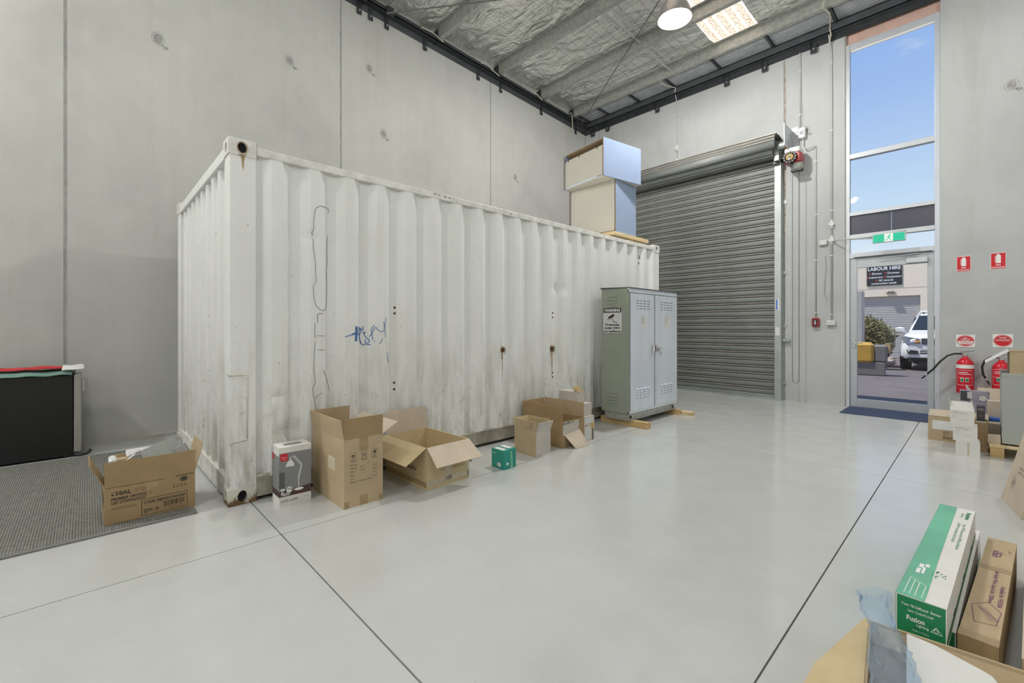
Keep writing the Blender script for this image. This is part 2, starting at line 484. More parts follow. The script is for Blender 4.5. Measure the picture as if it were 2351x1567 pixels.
simple('paper_white', (0.78, 0.78, 0.78), 0.7, var=0.08, scale=10)
simple('paper_cream', (0.68, 0.62, 0.46), 0.7)
simple('timber', (0.62, 0.43, 0.20), 0.7, var=0.28, scale=7, stretch=(0.4, 3, 3))
simple('timber_pale', (0.74, 0.58, 0.34), 0.7, var=0.25, scale=6, stretch=(3, 0.4, 3))
simple('melamine', (0.70, 0.67, 0.58), 0.45, var=0.04, scale=2)
simple('melamine_sky_sheen', (0.30, 0.38, 0.54), 0.25, var=0.06, scale=3)  # white boards with the blue sky reflection put into the colour
simple('chipboard', (0.30, 0.21, 0.12), 0.85, var=0.4, scale=60)
simple('cabinet_grey', (0.30, 0.33, 0.265), 0.42, var=0.08, scale=3)
simple('cabinet_door_sky_sheen', (0.74, 0.80, 0.87), 0.24, 0.2, var=0.10, scale=2.5, stretch=(1, 2, 0.4))  # bluish window reflection on the doors put into the base colour
simple('filing_grey', (0.40, 0.425, 0.395), 0.45, var=0.03, scale=3)
simple('chrome', (0.72, 0.72, 0.73), 0.2, 0.95)
simple('shutter', (0.23, 0.245, 0.235), 0.52, 0.15, var=0.22, scale=3, stretch=(0.6, 1, 6))
simple('shutter_lip', (0.42, 0.375, 0.32), 0.5, 0.2, var=0.35, scale=5)
simple('track_galv', (0.50, 0.54, 0.53), 0.4, 0.5, var=0.12, scale=9)
simple('conduit_pvc', (0.50, 0.51, 0.50), 0.45)
simple('box_pvc', (0.68, 0.68, 0.66), 0.4)
simple('aluminium', (0.60, 0.63, 0.67), 0.38, 0.35, var=0.05, scale=5)
simple('aluminium_dull', (0.50, 0.53, 0.56), 0.4, 0.3, var=0.06, scale=5)
simple('spandrel', (0.055, 0.055, 0.085), 0.25)
simple('exit_green', (0.01, 0.46, 0.28), 0.4, emit=0.35)
simple('exit_white', (0.80, 0.85, 0.80), 0.4, emit=0.25)
simple('motor_red', (0.34, 0.03, 0.035), 0.4)
simple('brass', (0.22, 0.15, 0.045), 0.5, 0.3)
simple('black_rubber', (0.02, 0.02, 0.022), 0.5)
simple('black_metal', (0.03, 0.03, 0.03), 0.35, 0.3)
simple('ext_red', (0.60, 0.012, 0.03), 0.22, 0.0)
simple('doormat_blue', (0.06, 0.085, 0.16), 0.95, var=0.4, scale=60, bmp=0.5, bscale=200)
simple('fridge_black', (0.008, 0.008, 0.009), 0.35, var=0.3, scale=3)
simple('fridge_silver', (0.42, 0.40, 0.37), 0.35, 0.5)
simple('cloth_red', (0.55, 0.02, 0.025), 0.5, bmp=0.4, bscale=14)
simple('cloth_green', (0.17, 0.30, 0.25), 0.6, bmp=0.3, bscale=14)
simple('cloth_white', (0.75, 0.75, 0.72), 0.55, bmp=0.3, bscale=14)
simple('plastic_white', (0.74, 0.74, 0.74), 0.35)
simple('shade_grey', (0.46, 0.44, 0.42), 0.3, 0.5)
simple('shade_white', (0.85, 0.84, 0.81), 0.4)
simple('green_carton', (0.02, 0.30, 0.235), 0.45, var=0.08)
simple('green_print', (0.012, 0.22, 0.085), 0.42)
simple('green_pale', (0.16, 0.50, 0.33), 0.5, var=0.2, scale=4)
simple('polystyrene', (0.72, 0.72, 0.70), 0.8, bmp=0.25, bscale=90)
simple('lamp_box_grey', (0.24, 0.245, 0.25), 0.4)
simple('lamp_box_brown', (0.085, 0.04, 0.035), 0.4)
simple('lamp_box_screen', (0.10, 0.11, 0.12), 0.4)
simple('box_black', (0.06, 0.06, 0.065), 0.45)
simple('box_purple', (0.33, 0.31, 0.40), 0.45)
simple('tape_blue', (0.05, 0.16, 0.55), 0.4)
simple('label_silver', (0.62, 0.62, 0.61), 0.4)
# woven mat
m, nt, b, out = NT('mat_weave')
v = coord(nt)
w1 = nt.nodes.new('ShaderNodeTexWave'); w1.bands_direction = 'X'; w1.inputs['Scale'].default_value = 19; nt.links.new(v, w1.inputs['Vector'])
w2 = nt.nodes.new('ShaderNodeTexWave'); w2.bands_direction = 'Y'; w2.inputs['Scale'].default_value = 24; nt.links.new(v, w2.inputs['Vector'])
ww = math_(nt, 'MULTIPLY', w1.outputs['Fac'], w2.outputs['Fac'])
col = ramp(nt, ww, [(0.10, (0.095, 0.095, 0.085)), (0.55, (0.36, 0.36, 0.325))])
col = mix(nt, 0.3, col, ramp(nt, noise(nt, v, 30, 3), [(0.3, (0.10, 0.10, 0.09)), (0.7, (0.34, 0.34, 0.30))]))
nt.links.new(col, b.inputs['Base Color']); b.inputs['Roughness'].default_value = 0.95
bump(nt, b, ww, 0.8, 0.006)
simple('mat_binding', (0.20, 0.20, 0.185), 0.95, var=0.3, scale=90)
# outside
simple('asphalt', (0.165, 0.135, 0.13), 0.95, var=0.2, scale=1.0, bmp=0.3, bscale=80)
simple('kerb', (0.42, 0.37, 0.34), 0.9, var=0.2, scale=4)
simple('mulch', (0.40, 0.30, 0.21), 0.95, var=0.5, scale=9)
simple('cream_wall', (0.86, 0.74, 0.60), 0.85, var=0.06, scale=1)
simple('far_shutter', (0.50, 0.48, 0.47), 0.5, 0.2)
simple('far_sign', (0.03, 0.03, 0.035), 0.4)
simple('sign_red', (0.6, 0.05, 0.04), 0.5)
simple('car_white', (0.80, 0.80, 0.79), 0.18)
simple('car_glass', (0.03, 0.035, 0.04), 0.08)
simple('car_black', (0.025, 0.025, 0.027), 0.5)
simple('car_lamp', (0.20, 0.21, 0.23), 0.1, 0.3)
simple('car_amber', (0.75, 0.32, 0.06), 0.25)
simple('leaf', (0.24, 0.21, 0.085), 0.7, var=0.6, scale=5)
simple('bark', (0.22, 0.15, 0.09), 0.9)
simple('yellow_plastic', (0.62, 0.36, 0.06), 0.5, var=0.15, scale=4)
simple('grey_plastic', (0.21, 0.19, 0.18), 0.6)
simple('grey_pillar', (0.50, 0.46, 0.42), 0.8, var=0.1)
m = simple('lamp_glow', (1.0, 0.97, 0.90), 0.5); MAT['lamp_glow'].node_tree.nodes['Principled BSDF'].inputs['Emission Color'].default_value = (1.0, 0.97, 0.9, 1)
MAT['lamp_glow'].node_tree.nodes['Principled BSDF'].inputs['Emission Strength'].default_value = 6.0
# ------------------------------------------------------------------ room shell
from mathutils import noise as mnoise
XL, XR, YF, YB = -6.58, 3.6, 8.75, -5.0
def zroof(y): return 6.24 - 0.036*(y-4.4)

floor = MB().box(XL-0.2, XR+0.2, YB-0.2, YF+0.1, -0.30, -0.06).build('floor', 'joint_dark', kind='structure',
    label='light grey painted concrete slab floor with dark saw-cut joints', cat='floor')
xs = [XL-0.15, -5.28, -2.911, -0.545, 1.82, XR+0.15]
ys = [YB-0.15, -3.15, 0.852, 4.86, YF+0.10]
for i in range(len(xs)-1):
    for j in range(len(ys)-1):
        gx = 0.0035; gy = 0.004
        MB().box(xs[i]+gx*(0.8 if xs[i] == -2.911 else 1), xs[i+1]-gx*(0.8 if xs[i+1] == -2.911 else 1), ys[j]+gy*(1 if ys[j] == 0.852 else 0.6),
                 ys[j+1]-gy*(1 if ys[j+1] == 0.852 else 0.6), -0.055, 0.0).build('slab', 'floor_paint', floor)

# left wall: precast panels with sealed joints
wall_left = MB().box(XL-0.22, XL-0.010, YB-0.2, YF+0.2, -0.05, 6.52).build('wall_left', 'sealant', kind='structure',
    label='tall grey precast concrete panel wall behind the container', cat='wall')
pe = [YB, -3.08, -0.16, 2.745, 5.70, YF+0.0]
for a, c in zip(pe, pe[1:]):
    MB().box(XL-0.20, XL, a+0.014, c-0.014, 0.0, 6.50).build('panel', 'concrete_left', wall_left)
MB().box(XL, XL+0.10, YB, YF, 0, 0.035).build('grout_kerb', 'concrete_kerb', wall_left)
for y, z in ((2.03, 4.94), (3.434, 4.352), (6.375, 4.34), (0.6, 4.6), (3.2, 5.3)):
    f = Face((XL, y, z), (0, 1, 0), (0, 0, 1), 0.001); f.disc(0, 0, 0.045, 0.06, 14); f.ring(0, 0, 0.062, 0.08, 0.006, 18); f.poly([(.03,-.05),(.09,-.06),(.1,-.09),(.05,-.1)])
    f.build('lifting_point_patch', 'scar', wall_left)

# front wall
wall_front = MB().box(XL-0.2, -5.62, YF+0.012, YF+0.2, -0.05, 6.52).box(-5.62, -2.42, YF+0.012, YF+0.2, 4.45, 6.52).box(-2.42, -1.46, YF+0.012, YF+0.2, -0.05, 6.52) \
    .box(-0.37, XR, YF+0.012, YF+0.2, -0.05, 6.52).box(-1.46, -0.37, YF+0.15, YF+0.2, 5.74, 6.52).build('wall_front', 'sealant', kind='structure',
    label='grey concrete panel wall with the roller shutter and tall window', cat='wall')
MB().box(XL, -6.19, YF, YF+0.19, 0, 6.50).build('panel', 'concrete_front', wall_front)
MB().box(-6.17, -5.60, YF, YF+0.19, 0, 6.50).box(-5.60, -2.43, YF, YF+0.19, 4.42, 6.50).box(-2.43, -2.335, YF, YF+0.19, 0, 6.50).build('panel', 'concrete_front', wall_front)
MB().box(-2.315, -1.475, YF, YF+0.19, 0, 6.50).build('panel', 'concrete_front', wall_front)
MB().box(-0.375, XR, YF, YF+0.19, 0, 6.50).build('panel', 'concrete_front', wall_front)
MB().box(-1.475, -0.375, YF+0.06, YF+0.14, 5.745, 6.50).build('painted_lintel', 'pink_render', wall_front)
for x, z in ((0.299, 4.422), (-2.009, 4.562)):
    f = Face((x, YF, z), (1, 0, 0), (0, 0, 1), 0.001); f.disc(0, 0, 0.045, 0.06, 14); f.ring(0, 0, 0.07, 0.075, 0.006, 18); f.poly([(.03,-.05),(.09,-.06),(.1,-.09),(.05,-.1)])
    f.build('lifting_point_patch', 'scar', wall_front)
f = Face((-2.325, YF, 0), (1, 0, 0), (0, 0, 1), 0.002)
f.poly([(-.004, 5.9), (.010, 5.9), (.028, 5.2), (.022, 4.7), (.03, 4.2), (.02, 3.2), (.004, 2.0), (-.004, 3.5)]); f.poly([(.235, 5.75), (.25, 5.75), (.262, 5.2), (.285, 4.6), (.280, 4.5), (.255, 5.1)])
f.build('rust_stain', 'rust_mark', wall_front)

# walls behind and beside the camera
MB().box(XR, XR+0.2, YB-0.2, YF+0.2, -0.05, 6.52).build('wall_right', 'plain_wall', kind='structure', label='plain grey wall on the right, outside the picture', cat='wall')
MB().box(XL-0.2, XR+0.2, YB-0.2, YB, -0.05, 6.52).build('wall_back', 'plain_wall', kind='structure', label='plain grey wall behind the camera', cat='wall')

# ------------------------------------------------------------------ ceiling: foil blanket, purlins, safety mesh, skylights
PUR = [-4.6, -3.3, -2.0, -0.7, 0.6, 1.85, 3.1, 4.40, 5.80, 7.02, 8.12]
SKX = ((-3.25, -2.53), (0.55, 1.27))  # second strip is unseen, added to let in more light
def foil_z(x, y):
    k = 0
    for a, c in zip([YB] + PUR, PUR + [YF]):
        if a <= y <= c: k = math.sin(math.pi*(y-a)/(c-a))
    w = mnoise.fractal(Vector((x*1.6, y*3.5, 0)), 0.8, 2.0, 4)
    return zroof(y) + 0.205 - 0.035*k + 0.022*w*min(1, k*2)
mb = MB()
def foil(x0, x1, y0, y1):
    nx = max(2, int((x1-x0)/0.07)); ny = max(2, int((y1-y0)/0.07))
    mb.grid(nx, ny, lambda u, w: (x0+(x1-x0)*u, y0+(y1-y0)*w, foil_z(x0+(x1-x0)*u, y0+(y1-y0)*w)))
for a, c in ((XL, -3.25), (-2.53, 0.55), (1.27, XR)): foil(a, c, YB, 8.2)
for a, c in SKX: foil(a, c, YB, 3.12)
ceiling = mb.build('ceiling', 'foil', smooth=True, kind='structure', label='silver foil insulated roof lining between galvanised purlins', cat='ceiling')
for a, c in SKX:
    mb = MB(); xs_ = [(a-.04, 0.012)]
    n = 5; pw = (c-a)/n
    for i in range(n):
        x = a+pw*i; xs_ += [(x, 0), (x+pw*0.62, 0), (x+pw*0.72, 0.035), (x+pw*0.90, 0.035)]
    xs_ += [(c, 0), (c+.04, 0.012)]
    mb.strip([(x, 3.12, zroof(3.12)+0.20+h) for x, h in xs_], [(x, 8.14, zroof(8.14)+0.20+h) for x, h in xs_])
    mb.build('skylight', 'skylight_sheet', ceiling, label='translucent ribbed skylight sheet')
for y in PUR:
    z = zroof(y)
    prof = [(0, 0, 0.2), (0, -0.06, 0.2), (0, -0.06, 0.185), (0, -0.057, 0.185), (0, -0.057, 0.197), (0, -0.003, 0.197), (0, -0.003, 0.0),
            (0, 0.075, 0.0), (0, 0.075, 0.018), (0, 0.072, 0.018), (0, 0.072, 0.003), (0, 0.0, 0.003)]
    prof = [(0, py+0, pz) for _, py, pz in prof]
    MB().prism(prof, (XL+0.12, y, z), (XR, y, z)).build('purlin', 'galvanised', ceiling)
# purlin end cleats on the left wall
for y in PUR[5:]:
    MB().box(XL, XL+0.13, y-0.012, y-0.004, zroof(y)-0.06, zroof(y)+0.17).build('purlin_cleat', 'dark_steel', ceiling)
# bridging straps between purlins
for x in (-4.08,):
    for a, c in ((5.81, 6.99), (7.10, 8.10)):
        MB().box(x-0.02, x+0.02, a, c, zroof(a)+0.028, zroof(a)+0.034).box(x-0.02, x-0.016, a, c, zroof(a)+0.028, zroof(a)+0.06).build('bridging_strap', 'galv_bright', ceiling)
        MB().box(x+0.11, x+0.13, a, c-0.25, zroof(a)+0.045, zroof(a)+0.05).build('bridging_strap', 'galv_bright', ceiling)
# safety mesh under the foil
mb = MB()
y = 2.0
while y < 8.1:
    z = zroof(y)+0.135 if min(abs(y-p) for p in PUR) > 0.25 else zroof(y)+0.19
    mb.tube([(XL, y, z), (-3.27, y, z)], 0.0022, 3, False); mb.tube([(-2.51, y, z), (0.5, y, z)], 0.0022, 3, False); y += 0.30
x = XL+0.1
while x < 0.5:
    if not (-3.27 < x < -2.51):
        pts = []
        for a, c in zip(PUR[5:], PUR[6:]):
            pts += [(x, a, zroof(a)+0.2), (x, a+0.25, zroof(a+.25)+0.135), (x, c-0.25, zroof(c-.25)+0.135)]
        mb.tube(pts, 0.0022, 3, False)
    x += 0.15
mb.build('safety_mesh', 'wire', ceiling, kind='stuff')
# soffit of the box gutter along the front wall: ribbed sheet and brackets
pts = []
y = 8.20
for i in range(8):
    yy = 8.20+i*0.066
    pts += [(yy, 6.130), (yy+0.036, 6.130), (yy+0.040, 6.165), (yy+0.060, 6.165)]
pts.append((8.73, 6.135))
MB().strip([(XR, a, z) for a, z in pts], [(XL+0.1, a, z) for a, z in pts]).build('gutter_soffit', 'corrugated_zinc', ceiling)
MB().box(XL, XR, 8.12, YF+0.15, 6.34, 6.36).build('gutter_light_seal', 'galvanised', ceiling)  # unseen sheet added to keep daylight out above the soffit
for x in (-6.35, -5.83, -5.04, -4.24, -3.35, -2.45, -1.56, -0.68):
    MB().box(x-0.022, x+0.022, 8.17, 8.74, 6.095, 6.103).box(x-0.022, x-0.016, 8.17, 8.74, 6.095, 6.13).box(x+0.016, x+0.022, 8.17, 8.74, 6.095, 6.13).build('gutter_bracket', 'mid_steel', ceiling)

# ledger steel on the walls
def zl(y): return 6.17 - 0.0455*(y-2.8)
def shear(mb, x0, x1, y0, y1, a, c):
    return mb.hexa([(x0, y0, zl(y0)+a), (x1, y0, zl(y0)+a), (x1, y1, zl(y1)+a), (x0, y1, zl(y1)+a),
                    (x0, y0, zl(y0)+c), (x1, y0, zl(y0)+c), (x1, y1, zl(y1)+c), (x0, y1, zl(y1)+c)])
mb = MB(); shear(mb, XL, XL+0.012, YB, YF, 0, 0.11); mb.build('ledger_plate', 'mid_steel', wall_left)
mb = MB(); shear(mb, XL, XL+0.13, YB, YF, 0.10, 0.115); shear(mb, XL+0.118, XL+0.13, YB, YF, 0.10, 0.17); mb.build('ledger_beam', 'dark_steel', wall_left)
for y in (3.026, 3.21, 3.485, 4.202, 5.377, 5.958, 7.146, 8.343):
    z = zl(y)
    c = MB().box(XL+0.012, XL+0.024, y-0.035, y+0.035, z-0.10, z+0.10).build('cleat', 'dark_steel', wall_left)
    MB().cyl((XL+0.024, y, z-0.045), (XL+0.042, y, z-0.045), 0.013, n=8).build('bolt', 'bolt_zinc', c)
for y in (3.02, 3.48):
    z = zl(y); MB().box(XL+0.13, XL+0.15, y-0.06, y+0.06, z+0.05, z+0.19).build('brace_plate', 'dark_steel', wall_left)
MB().box(XL, XR, YF-0.045, YF, 5.895, 6.04).build('ledger_plate', 'dark_steel', wall_front)
MB().box(XL, XR, YF-0.15, YF-0.138, 5.975, 6.10).box(XL, XR, YF-0.15, YF, 6.09, 6.102).box(XL, XR, YF-0.15, YF-0.05, 5.975, 5.985).build('ledger_beam', 'mid_steel', wall_front)
for x in (-6.33, -5.913, -4.675, -3.269, -2.621, -1.886):
    c = MB().box(x-0.045, x+0.045, YF-0.06, YF-0.046, 5.79, 5.96).prism([(0, 0, 0), (0, -0.09, 0.12), (0, 0, 0.12)], (x-0.045, YF-0.06, 5.84), (x-0.037, YF-0.06, 5.84)).build('cleat', 'dark_steel', wall_front)
    MB().cyl((x+0.005, YF-0.06, 5.845), (x+0.005, YF-0.08, 5.845), 0.013, n=8).build('bolt', 'bolt_zinc', c)
MB().box(XL, XL+0.3, YF-0.16, YF-0.02, 5.90, 5.96).box(XL, XL+0.16, YF-0.55, YF, 5.92, 6.05).build('corner_gusset', 'dark_steel', wall_front)

# tension rods under the roof
MB().tube([(-6.44, 3.42, 6.20), (-5.03, 4.39, 6.145), (-1.9, 6.55, 6.06)], 0.011, 8).build('tension_rod', 'wire', label='steel bracing rod running up from the left wall under the foil', cat='rod', group='roof bracing rods')
MB().tube([(-6.42, 8.36, 6.01), (-3.3, 6.2, 6.145), (-0.6, 4.33, 6.20)], 0.009, 8).build('tension_rod', 'wire', label='thin dark bracing rod rising from the far wall corner past the lamp', cat='rod', group='roof bracing rods')
# ropes left on the ledgers
def rope(pts, label): MB().tube(pts, 0.010, 6).build('rope', 'rope', label=label, cat='rope', group='loose cords on the wall steel')
rope([(XL+0.18, 7.93, 6.11), (XL+0.15, 7.99, 6.15), (XL+0.14, 8.05, 6.13), (XL+0.145, 8.06, 5.98), (XL+0.15, 8.06, 5.86), (XL+0.145, 8.07, 5.79)], 'pale rope hooked over the steel in the far corner and hanging down')
rope([(XL+0.14, 4.05, zl(4.05)+.16), (XL+0.15, 4.25, zl(4.25)+.185), (XL+0.14, 4.5, zl(4.5)+.13)], 'pale cord lying along the ledger by the nearest visible purlin')
rope([(XL+0.14, 5.35, zl(5.35)+.15), (XL+0.16, 5.45, zl(5.45)+.20), (XL+0.14, 5.62, zl(5.62)+.15), (XL+0.15, 5.8, zl(5.8)+.10)], 'knotted cord on the ledger under the second purlin')
rope([(XL+0.14, 6.75, zl(6.52)+.16), (XL+0.15, 6.85, zl(6.85)+.185), (XL+0.14, 7.05, zl(7.05)+.13)], 'short cord on the ledger under the third purlin')
rope([(-4.26, 8.2, 6.17), (-4.33, 8.12, 6.08), (-4.30, 8.30, 6.06), (-4.2, 8.55, 6.06), (-4.235, 8.58, 5.99)], 'pale cable looped over a gutter bracket above the shutter')
rope([(-1.60, 8.02, 6.20), (-1.63, 8.05, 6.08), (-1.57, 8.2, 6.05), (-1.60, 8.4, 6.06), (-1.64, 8.57, 6.02), (-1.63, 8.6, 5.93), (-1.66, 8.66, 5.86)], 'pale cable tied to the gutter bracket beside the tall window')

# ------------------------------------------------------------------ high-bay lamps
def pendant(x, y, z, label, group=None, power=0.9):
    t = thing('pendant_lamp', label, 'lamp', (x, y, z), group=group)
    prof = [(0.222, 0.0), (0.224, 0.006), (0.214, 0.05), (0.196, 0.12), (0.160, 0.20), (0.105, 0.265), (0.075, 0.285)]
    MB().lathe(prof, n=32).build('lamp_shade', 'shade_grey', t, smooth=True)
    MB().lathe([(r-0.005, q) for r, q in prof], n=32).build('reflector', 'shade_white', t, smooth=True)
    MB().lathe([(0.075, 0.282), (0.082, 0.29), (0.082, 0.40), (0.06, 0.43), (0.012, 0.445), (0.010, 0.60)], n=16, capb=True, capt=True).build('ballast_housing', 'shade_grey', t, smooth=True, auto=True)
    MB().tube([(0, 0, 0.58), (0, 0, zroof(y)-z)], 0.006, 6).build('hanger_rod', 'galvanised', t)
    MB().lathe([(0.0001, 0.012), (0.05, 0.02), (0.085, 0.07), (0.06, 0.16), (0.025, 0.28)], n=14).build('bulb', 'lamp_glow', t, smooth=True)
    L = bpy.data.lights.new('lamp_light', 'POINT'); L.shadow_soft_size = 0.11; L.energy = LAMP_WATTS*power; L.color = (1.0, 0.985, 0.945)
    lo = bpy.data.objects.new('lamp_light', L); COL.objects.link(lo); lo.parent = t; lo.location = (0, 0, 0.0)
    return t
pendant(-2.874, 5.823, 5.47, 'bell-shaped grey high-bay lamp glowing under the roof', power=2.0)
for x, y, p_, w_ in ((-2.874, -0.6, 0.55, 'above the camera in the lit lamp\'s row'), (1.6, 5.823, 0.75, 'added out of view as fill near the glass door'), (1.6, -0.6, 0.8, 'added behind the camera as fill by the right wall'), (-5.3, -3.5, 2.0, 'added behind the camera to brighten the left wall'), (-0.6, -3.6, 0.8, 'added behind the camera as fill by the back wall')):  # beyond the first, unseen lamps added as fill; left-wall one boosted
    pendant(x, y, 5.47, 'bell-shaped high-bay lamp '+w_, 'high-bay lamps outside the picture', power=p_)
# ------------------------------------------------------------------ tall window and glazed door
WY0, WY1 = 8.765, 8.865
win = thing('window_1', 'tall narrow aluminium window above the glazed entry door', 'window', (-0.92, 8.81, 0), kind='structure')
O = win.location
def wp(name, mat, *boxes):
    mb = MB(O)
    for q in boxes: mb.box(*q)
    return mb.build(name, mat, win, bevel=0.003)
wp('jamb', 'aluminium', (-1.475, -1.415, WY0, WY1, 0, 5.745)); wp('jamb', 'aluminium', (-0.435, -0.375, WY0, WY1, 0, 5.745))
for z0, z1 in ((2.345, 2.425), (2.655, 2.72), (3.02, 3.075), (3.925, 4.0), (5.655, 5.745)):
    wp('transom_bar', 'aluminium', (-1.415, -0.435, WY0+0.006, WY1, z0, z1))
wp('head_bead', 'plastic_white', (-1.415, -0.435, WY0+0.03, WY0+0.05, 5.622, 5.66))
for z0, z1 in ((2.425, 2.655), (3.075, 3.925), (4.0, 5.655)):
    wp('pane', 'glass', (-1.415, -0.435, 8.812, 8.818, z0, z1))
wp('spandrel_panel', 'spandrel', (-1.415, -0.915, 8.81, 8.83, 2.72, 3.02)); wp('spandrel_panel', 'spandrel', (-0.91, -0.435, 8.81, 8.83, 2.72, 3.02))

door = thing('door_2', 'aluminium framed glass entry door under the exit sign', 'door', (-0.92, 8.80, 0), kind='structure')
O = door.location
def dp(name, mat, parent=None, *boxes, bevel=0.003):
    mb = MB(O)
    for q in boxes: mb.box(*q)
    return mb.build(name, mat, parent or door, bevel=bevel)
DX0, DX1, DZ0, DZ1 = -1.408, -0.442, 0.012, 2.338
dp('stile', 'aluminium_dull', None, (DX0, -1.325, 8.785, 8.83, DZ0, DZ1)); dp('stile', 'aluminium_dull', None, (-0.512, DX1, 8.785, 8.83, DZ0, DZ1))
dp('rail', 'aluminium_dull', None, (-1.325, -0.512, 8.785, 8.83, 2.19, DZ1)); dp('rail', 'aluminium_dull', None, (-1.325, -0.512, 8.785, 8.83, DZ0, 0.135))
dp('pane', 'glass', None, (-1.325, -0.512, 8.806, 8.812, 0.135, 2.19), bevel=0)
h = dp('door_handle', 'chrome', None, (-1.385, -1.345, 8.775, 8.785, 0.93, 1.10))
mb = MB(O).tube([(-1.365, 8.78, 1.01), (-1.365, 8.735, 1.01), (-1.355, 8.73, 1.01), (-1.25, 8.73, 1.012)], 0.008, 8); mb.build('lever', 'chrome', h, smooth=True)
c = dp('door_closer', 'aluminium', None, (-0.74, -0.505, 8.72, 8.785, 2.20, 2.275), bevel=0.006)
MB(O).tube([(-0.62, 8.75, 2.28), (-0.62, 8.75, 2.292), (-1.07, 8.74, 2.305), (-0.60, 8.745, 2.335)], 0.007, 6).build('closer_arm', 'aluminium_dull', c)
MB(O).box(-1.36, -0.46, 8.745, 8.765, 2.345, 2.36).build('closer_track', 'mid_steel', door)
# doormat
MB((-0.92, 8.42, 0)).cham(-1.42, -0.42, 8.02, 8.76, 0.0, 0.010, 0.004).build('doormat', 'doormat_blue', label='dark blue carpet doormat inside the entry door', cat='doormat').location = (-0.92, 8.42, 0)

# exit sign on a conduit arm
t = thing('exit_sign', 'green running-man exit sign over the glass door', 'exit sign', (-0.92, 8.60, 2.585))
MB().cham(-0.19, 0.19, -0.022, 0.022, -0.065, 0.065, 0.006).build('housing', 'box_pvc', t)
f = Face((0, -0.0225, 0), (1, 0, 0), (0, 0, 1), 0.0006)
f.rect(-0.18, -0.058, 0.18, 0.058); f.build('green_panel', 'exit_green', t)
f = Face((0, -0.0225, 0), (1, 0, 0), (0, 0, 1), 0.0012); f.rect(-0.05, -0.058, 0.05, 0.058); f.build('white_panel', 'exit_white', t)
f = Face((0, -0.0225, 0), (1, 0, 0), (0, 0, 1), 0.0018)
f.disc(0.014, 0.042, 0.009); f.line([(0.010, 0.030), (-0.004, -0.004)], 0.016); f.line([(0.006, 0.026), (-0.024, 0.018), (-0.034, -0.002)], 0.006)
f.line([(0.012, 0.028), (0.026, 0.012), (0.042, 0.014)], 0.006); f.line([(-0.002, -0.002), (0.016, -0.020), (0.030, -0.044)], 0.009); f.line([(-0.004, -0.002), (-0.014, -0.028), (-0.044, -0.034)], 0.009)
f.build('running_figure', 'exit_green', t)
MB().tube([(-0.19, 0.0, 0.02), (-0.60, 0.0, 0.055), (-0.70, 0.10, 0.06), (-0.725, 0.13, 0.06)], 0.011, 8).tube([(-0.19, 0.0, 0.062), (0.2, 0.0, 0.075)], 0.008, 6).build('conduit_arm', 'conduit_pvc', t, smooth=True)

# ------------------------------------------------------------------ conduits, boxes and call point on the front wall
YW = YF-0.012
def conduit(pts, label, r=0.011, clips=(), jb=()):
    o = thing('conduit', label, 'conduit', pts[-1], group='electrical conduits on the front wall')
    MB(pts[-1]).tube(pts, r, 8).build('pipe', 'conduit_pvc', o, smooth=True)
    for x, z in clips:
        MB(pts[-1]).box(x-0.026, x+0.026, YF-0.005, YF, z-0.010, z+0.010).box(x-r-.003, x+r+.003, YF-0.027, YF, z-0.008, z+0.008).build('saddle_clip', 'box_pvc', o)
    for x, z in jb:
        MB(pts[-1]).cyl((x, YF, z), (x, YF-0.045, z), 0.036, n=16).box(x-0.016, x+0.016, YF-0.03, YF, z-0.065, z+0.065).build('junction_box', 'box_pvc', o)
    return o
conduit([(-4.25, YW-0.10, 5.97), (-4.25, YW-0.06, 5.90), (-4.253, YW, 5.80), (-4.253, YW, 4.66)], 'thin white conduit hanging from the beam above the shutter hood', 0.009, [(-4.253, 5.5)], [(-4.253, 4.92), (-4.253, 4.64)])
conduit([(-2.086, YW-0.13, 6.10), (-2.086, YW-0.02, 5.97), (-2.086, YW, 5.80), (-2.086, YW, 4.62)], 'white conduit running down to the isolator above the shutter motor', 0.011, [(-2.086, 5.6), (-2.086, 4.85)])
conduit([(-1.66, YW-0.12, 5.95), (-1.665, YW-0.03, 5.86), (-1.65, YW, 5.72), (-1.645, YW, 5.0), (-1.645, YW, 1.38)], 'long white conduit beside the window with round junction boxes', 0.012, [(-1.645, 5.55), (-1.645, 4.45), (-1.645, 3.15), (-1.65, 2.42), (-1.65, 1.47)], [(-1.645, 2.93), (-1.645, 2.675)])
conduit([(-2.04, YW-0.06, 4.50), (-2.04, YW-0.03, 4.30), (-2.0, YW-0.05, 4.235), (-1.93, YW-0.05, 4.24), (-1.862, YW, 4.26), (-1.862, YW, 4.18), (-1.862, YW, 1.43)], 'thin conduit looping from the shutter motor down to the red call point', 0.008, [(-1.862, 4.0), (-1.862, 3.12), (-1.862, 2.37), (-1.862, 1.5)])
# isolator
t = thing('isolator_switch', 'white isolator switch with arrow symbol above the shutter motor', 'switch', (-2.05, YF, 4.52))
MB().cham(-0.05, 0.05, -0.085, 0, -0.09, 0.09, 0.012).build('case', 'box_pvc', t)
f = Face((0, -0.085, 0), (1, 0, 0), (0, 0, 1)); f.line([(.03, .03), (-.025, .005), (.03, -.012)], .008); f.line([(-.03, -.02), (.03, -.032)], .008); f.build('arrow_mark', 'black_print', t)
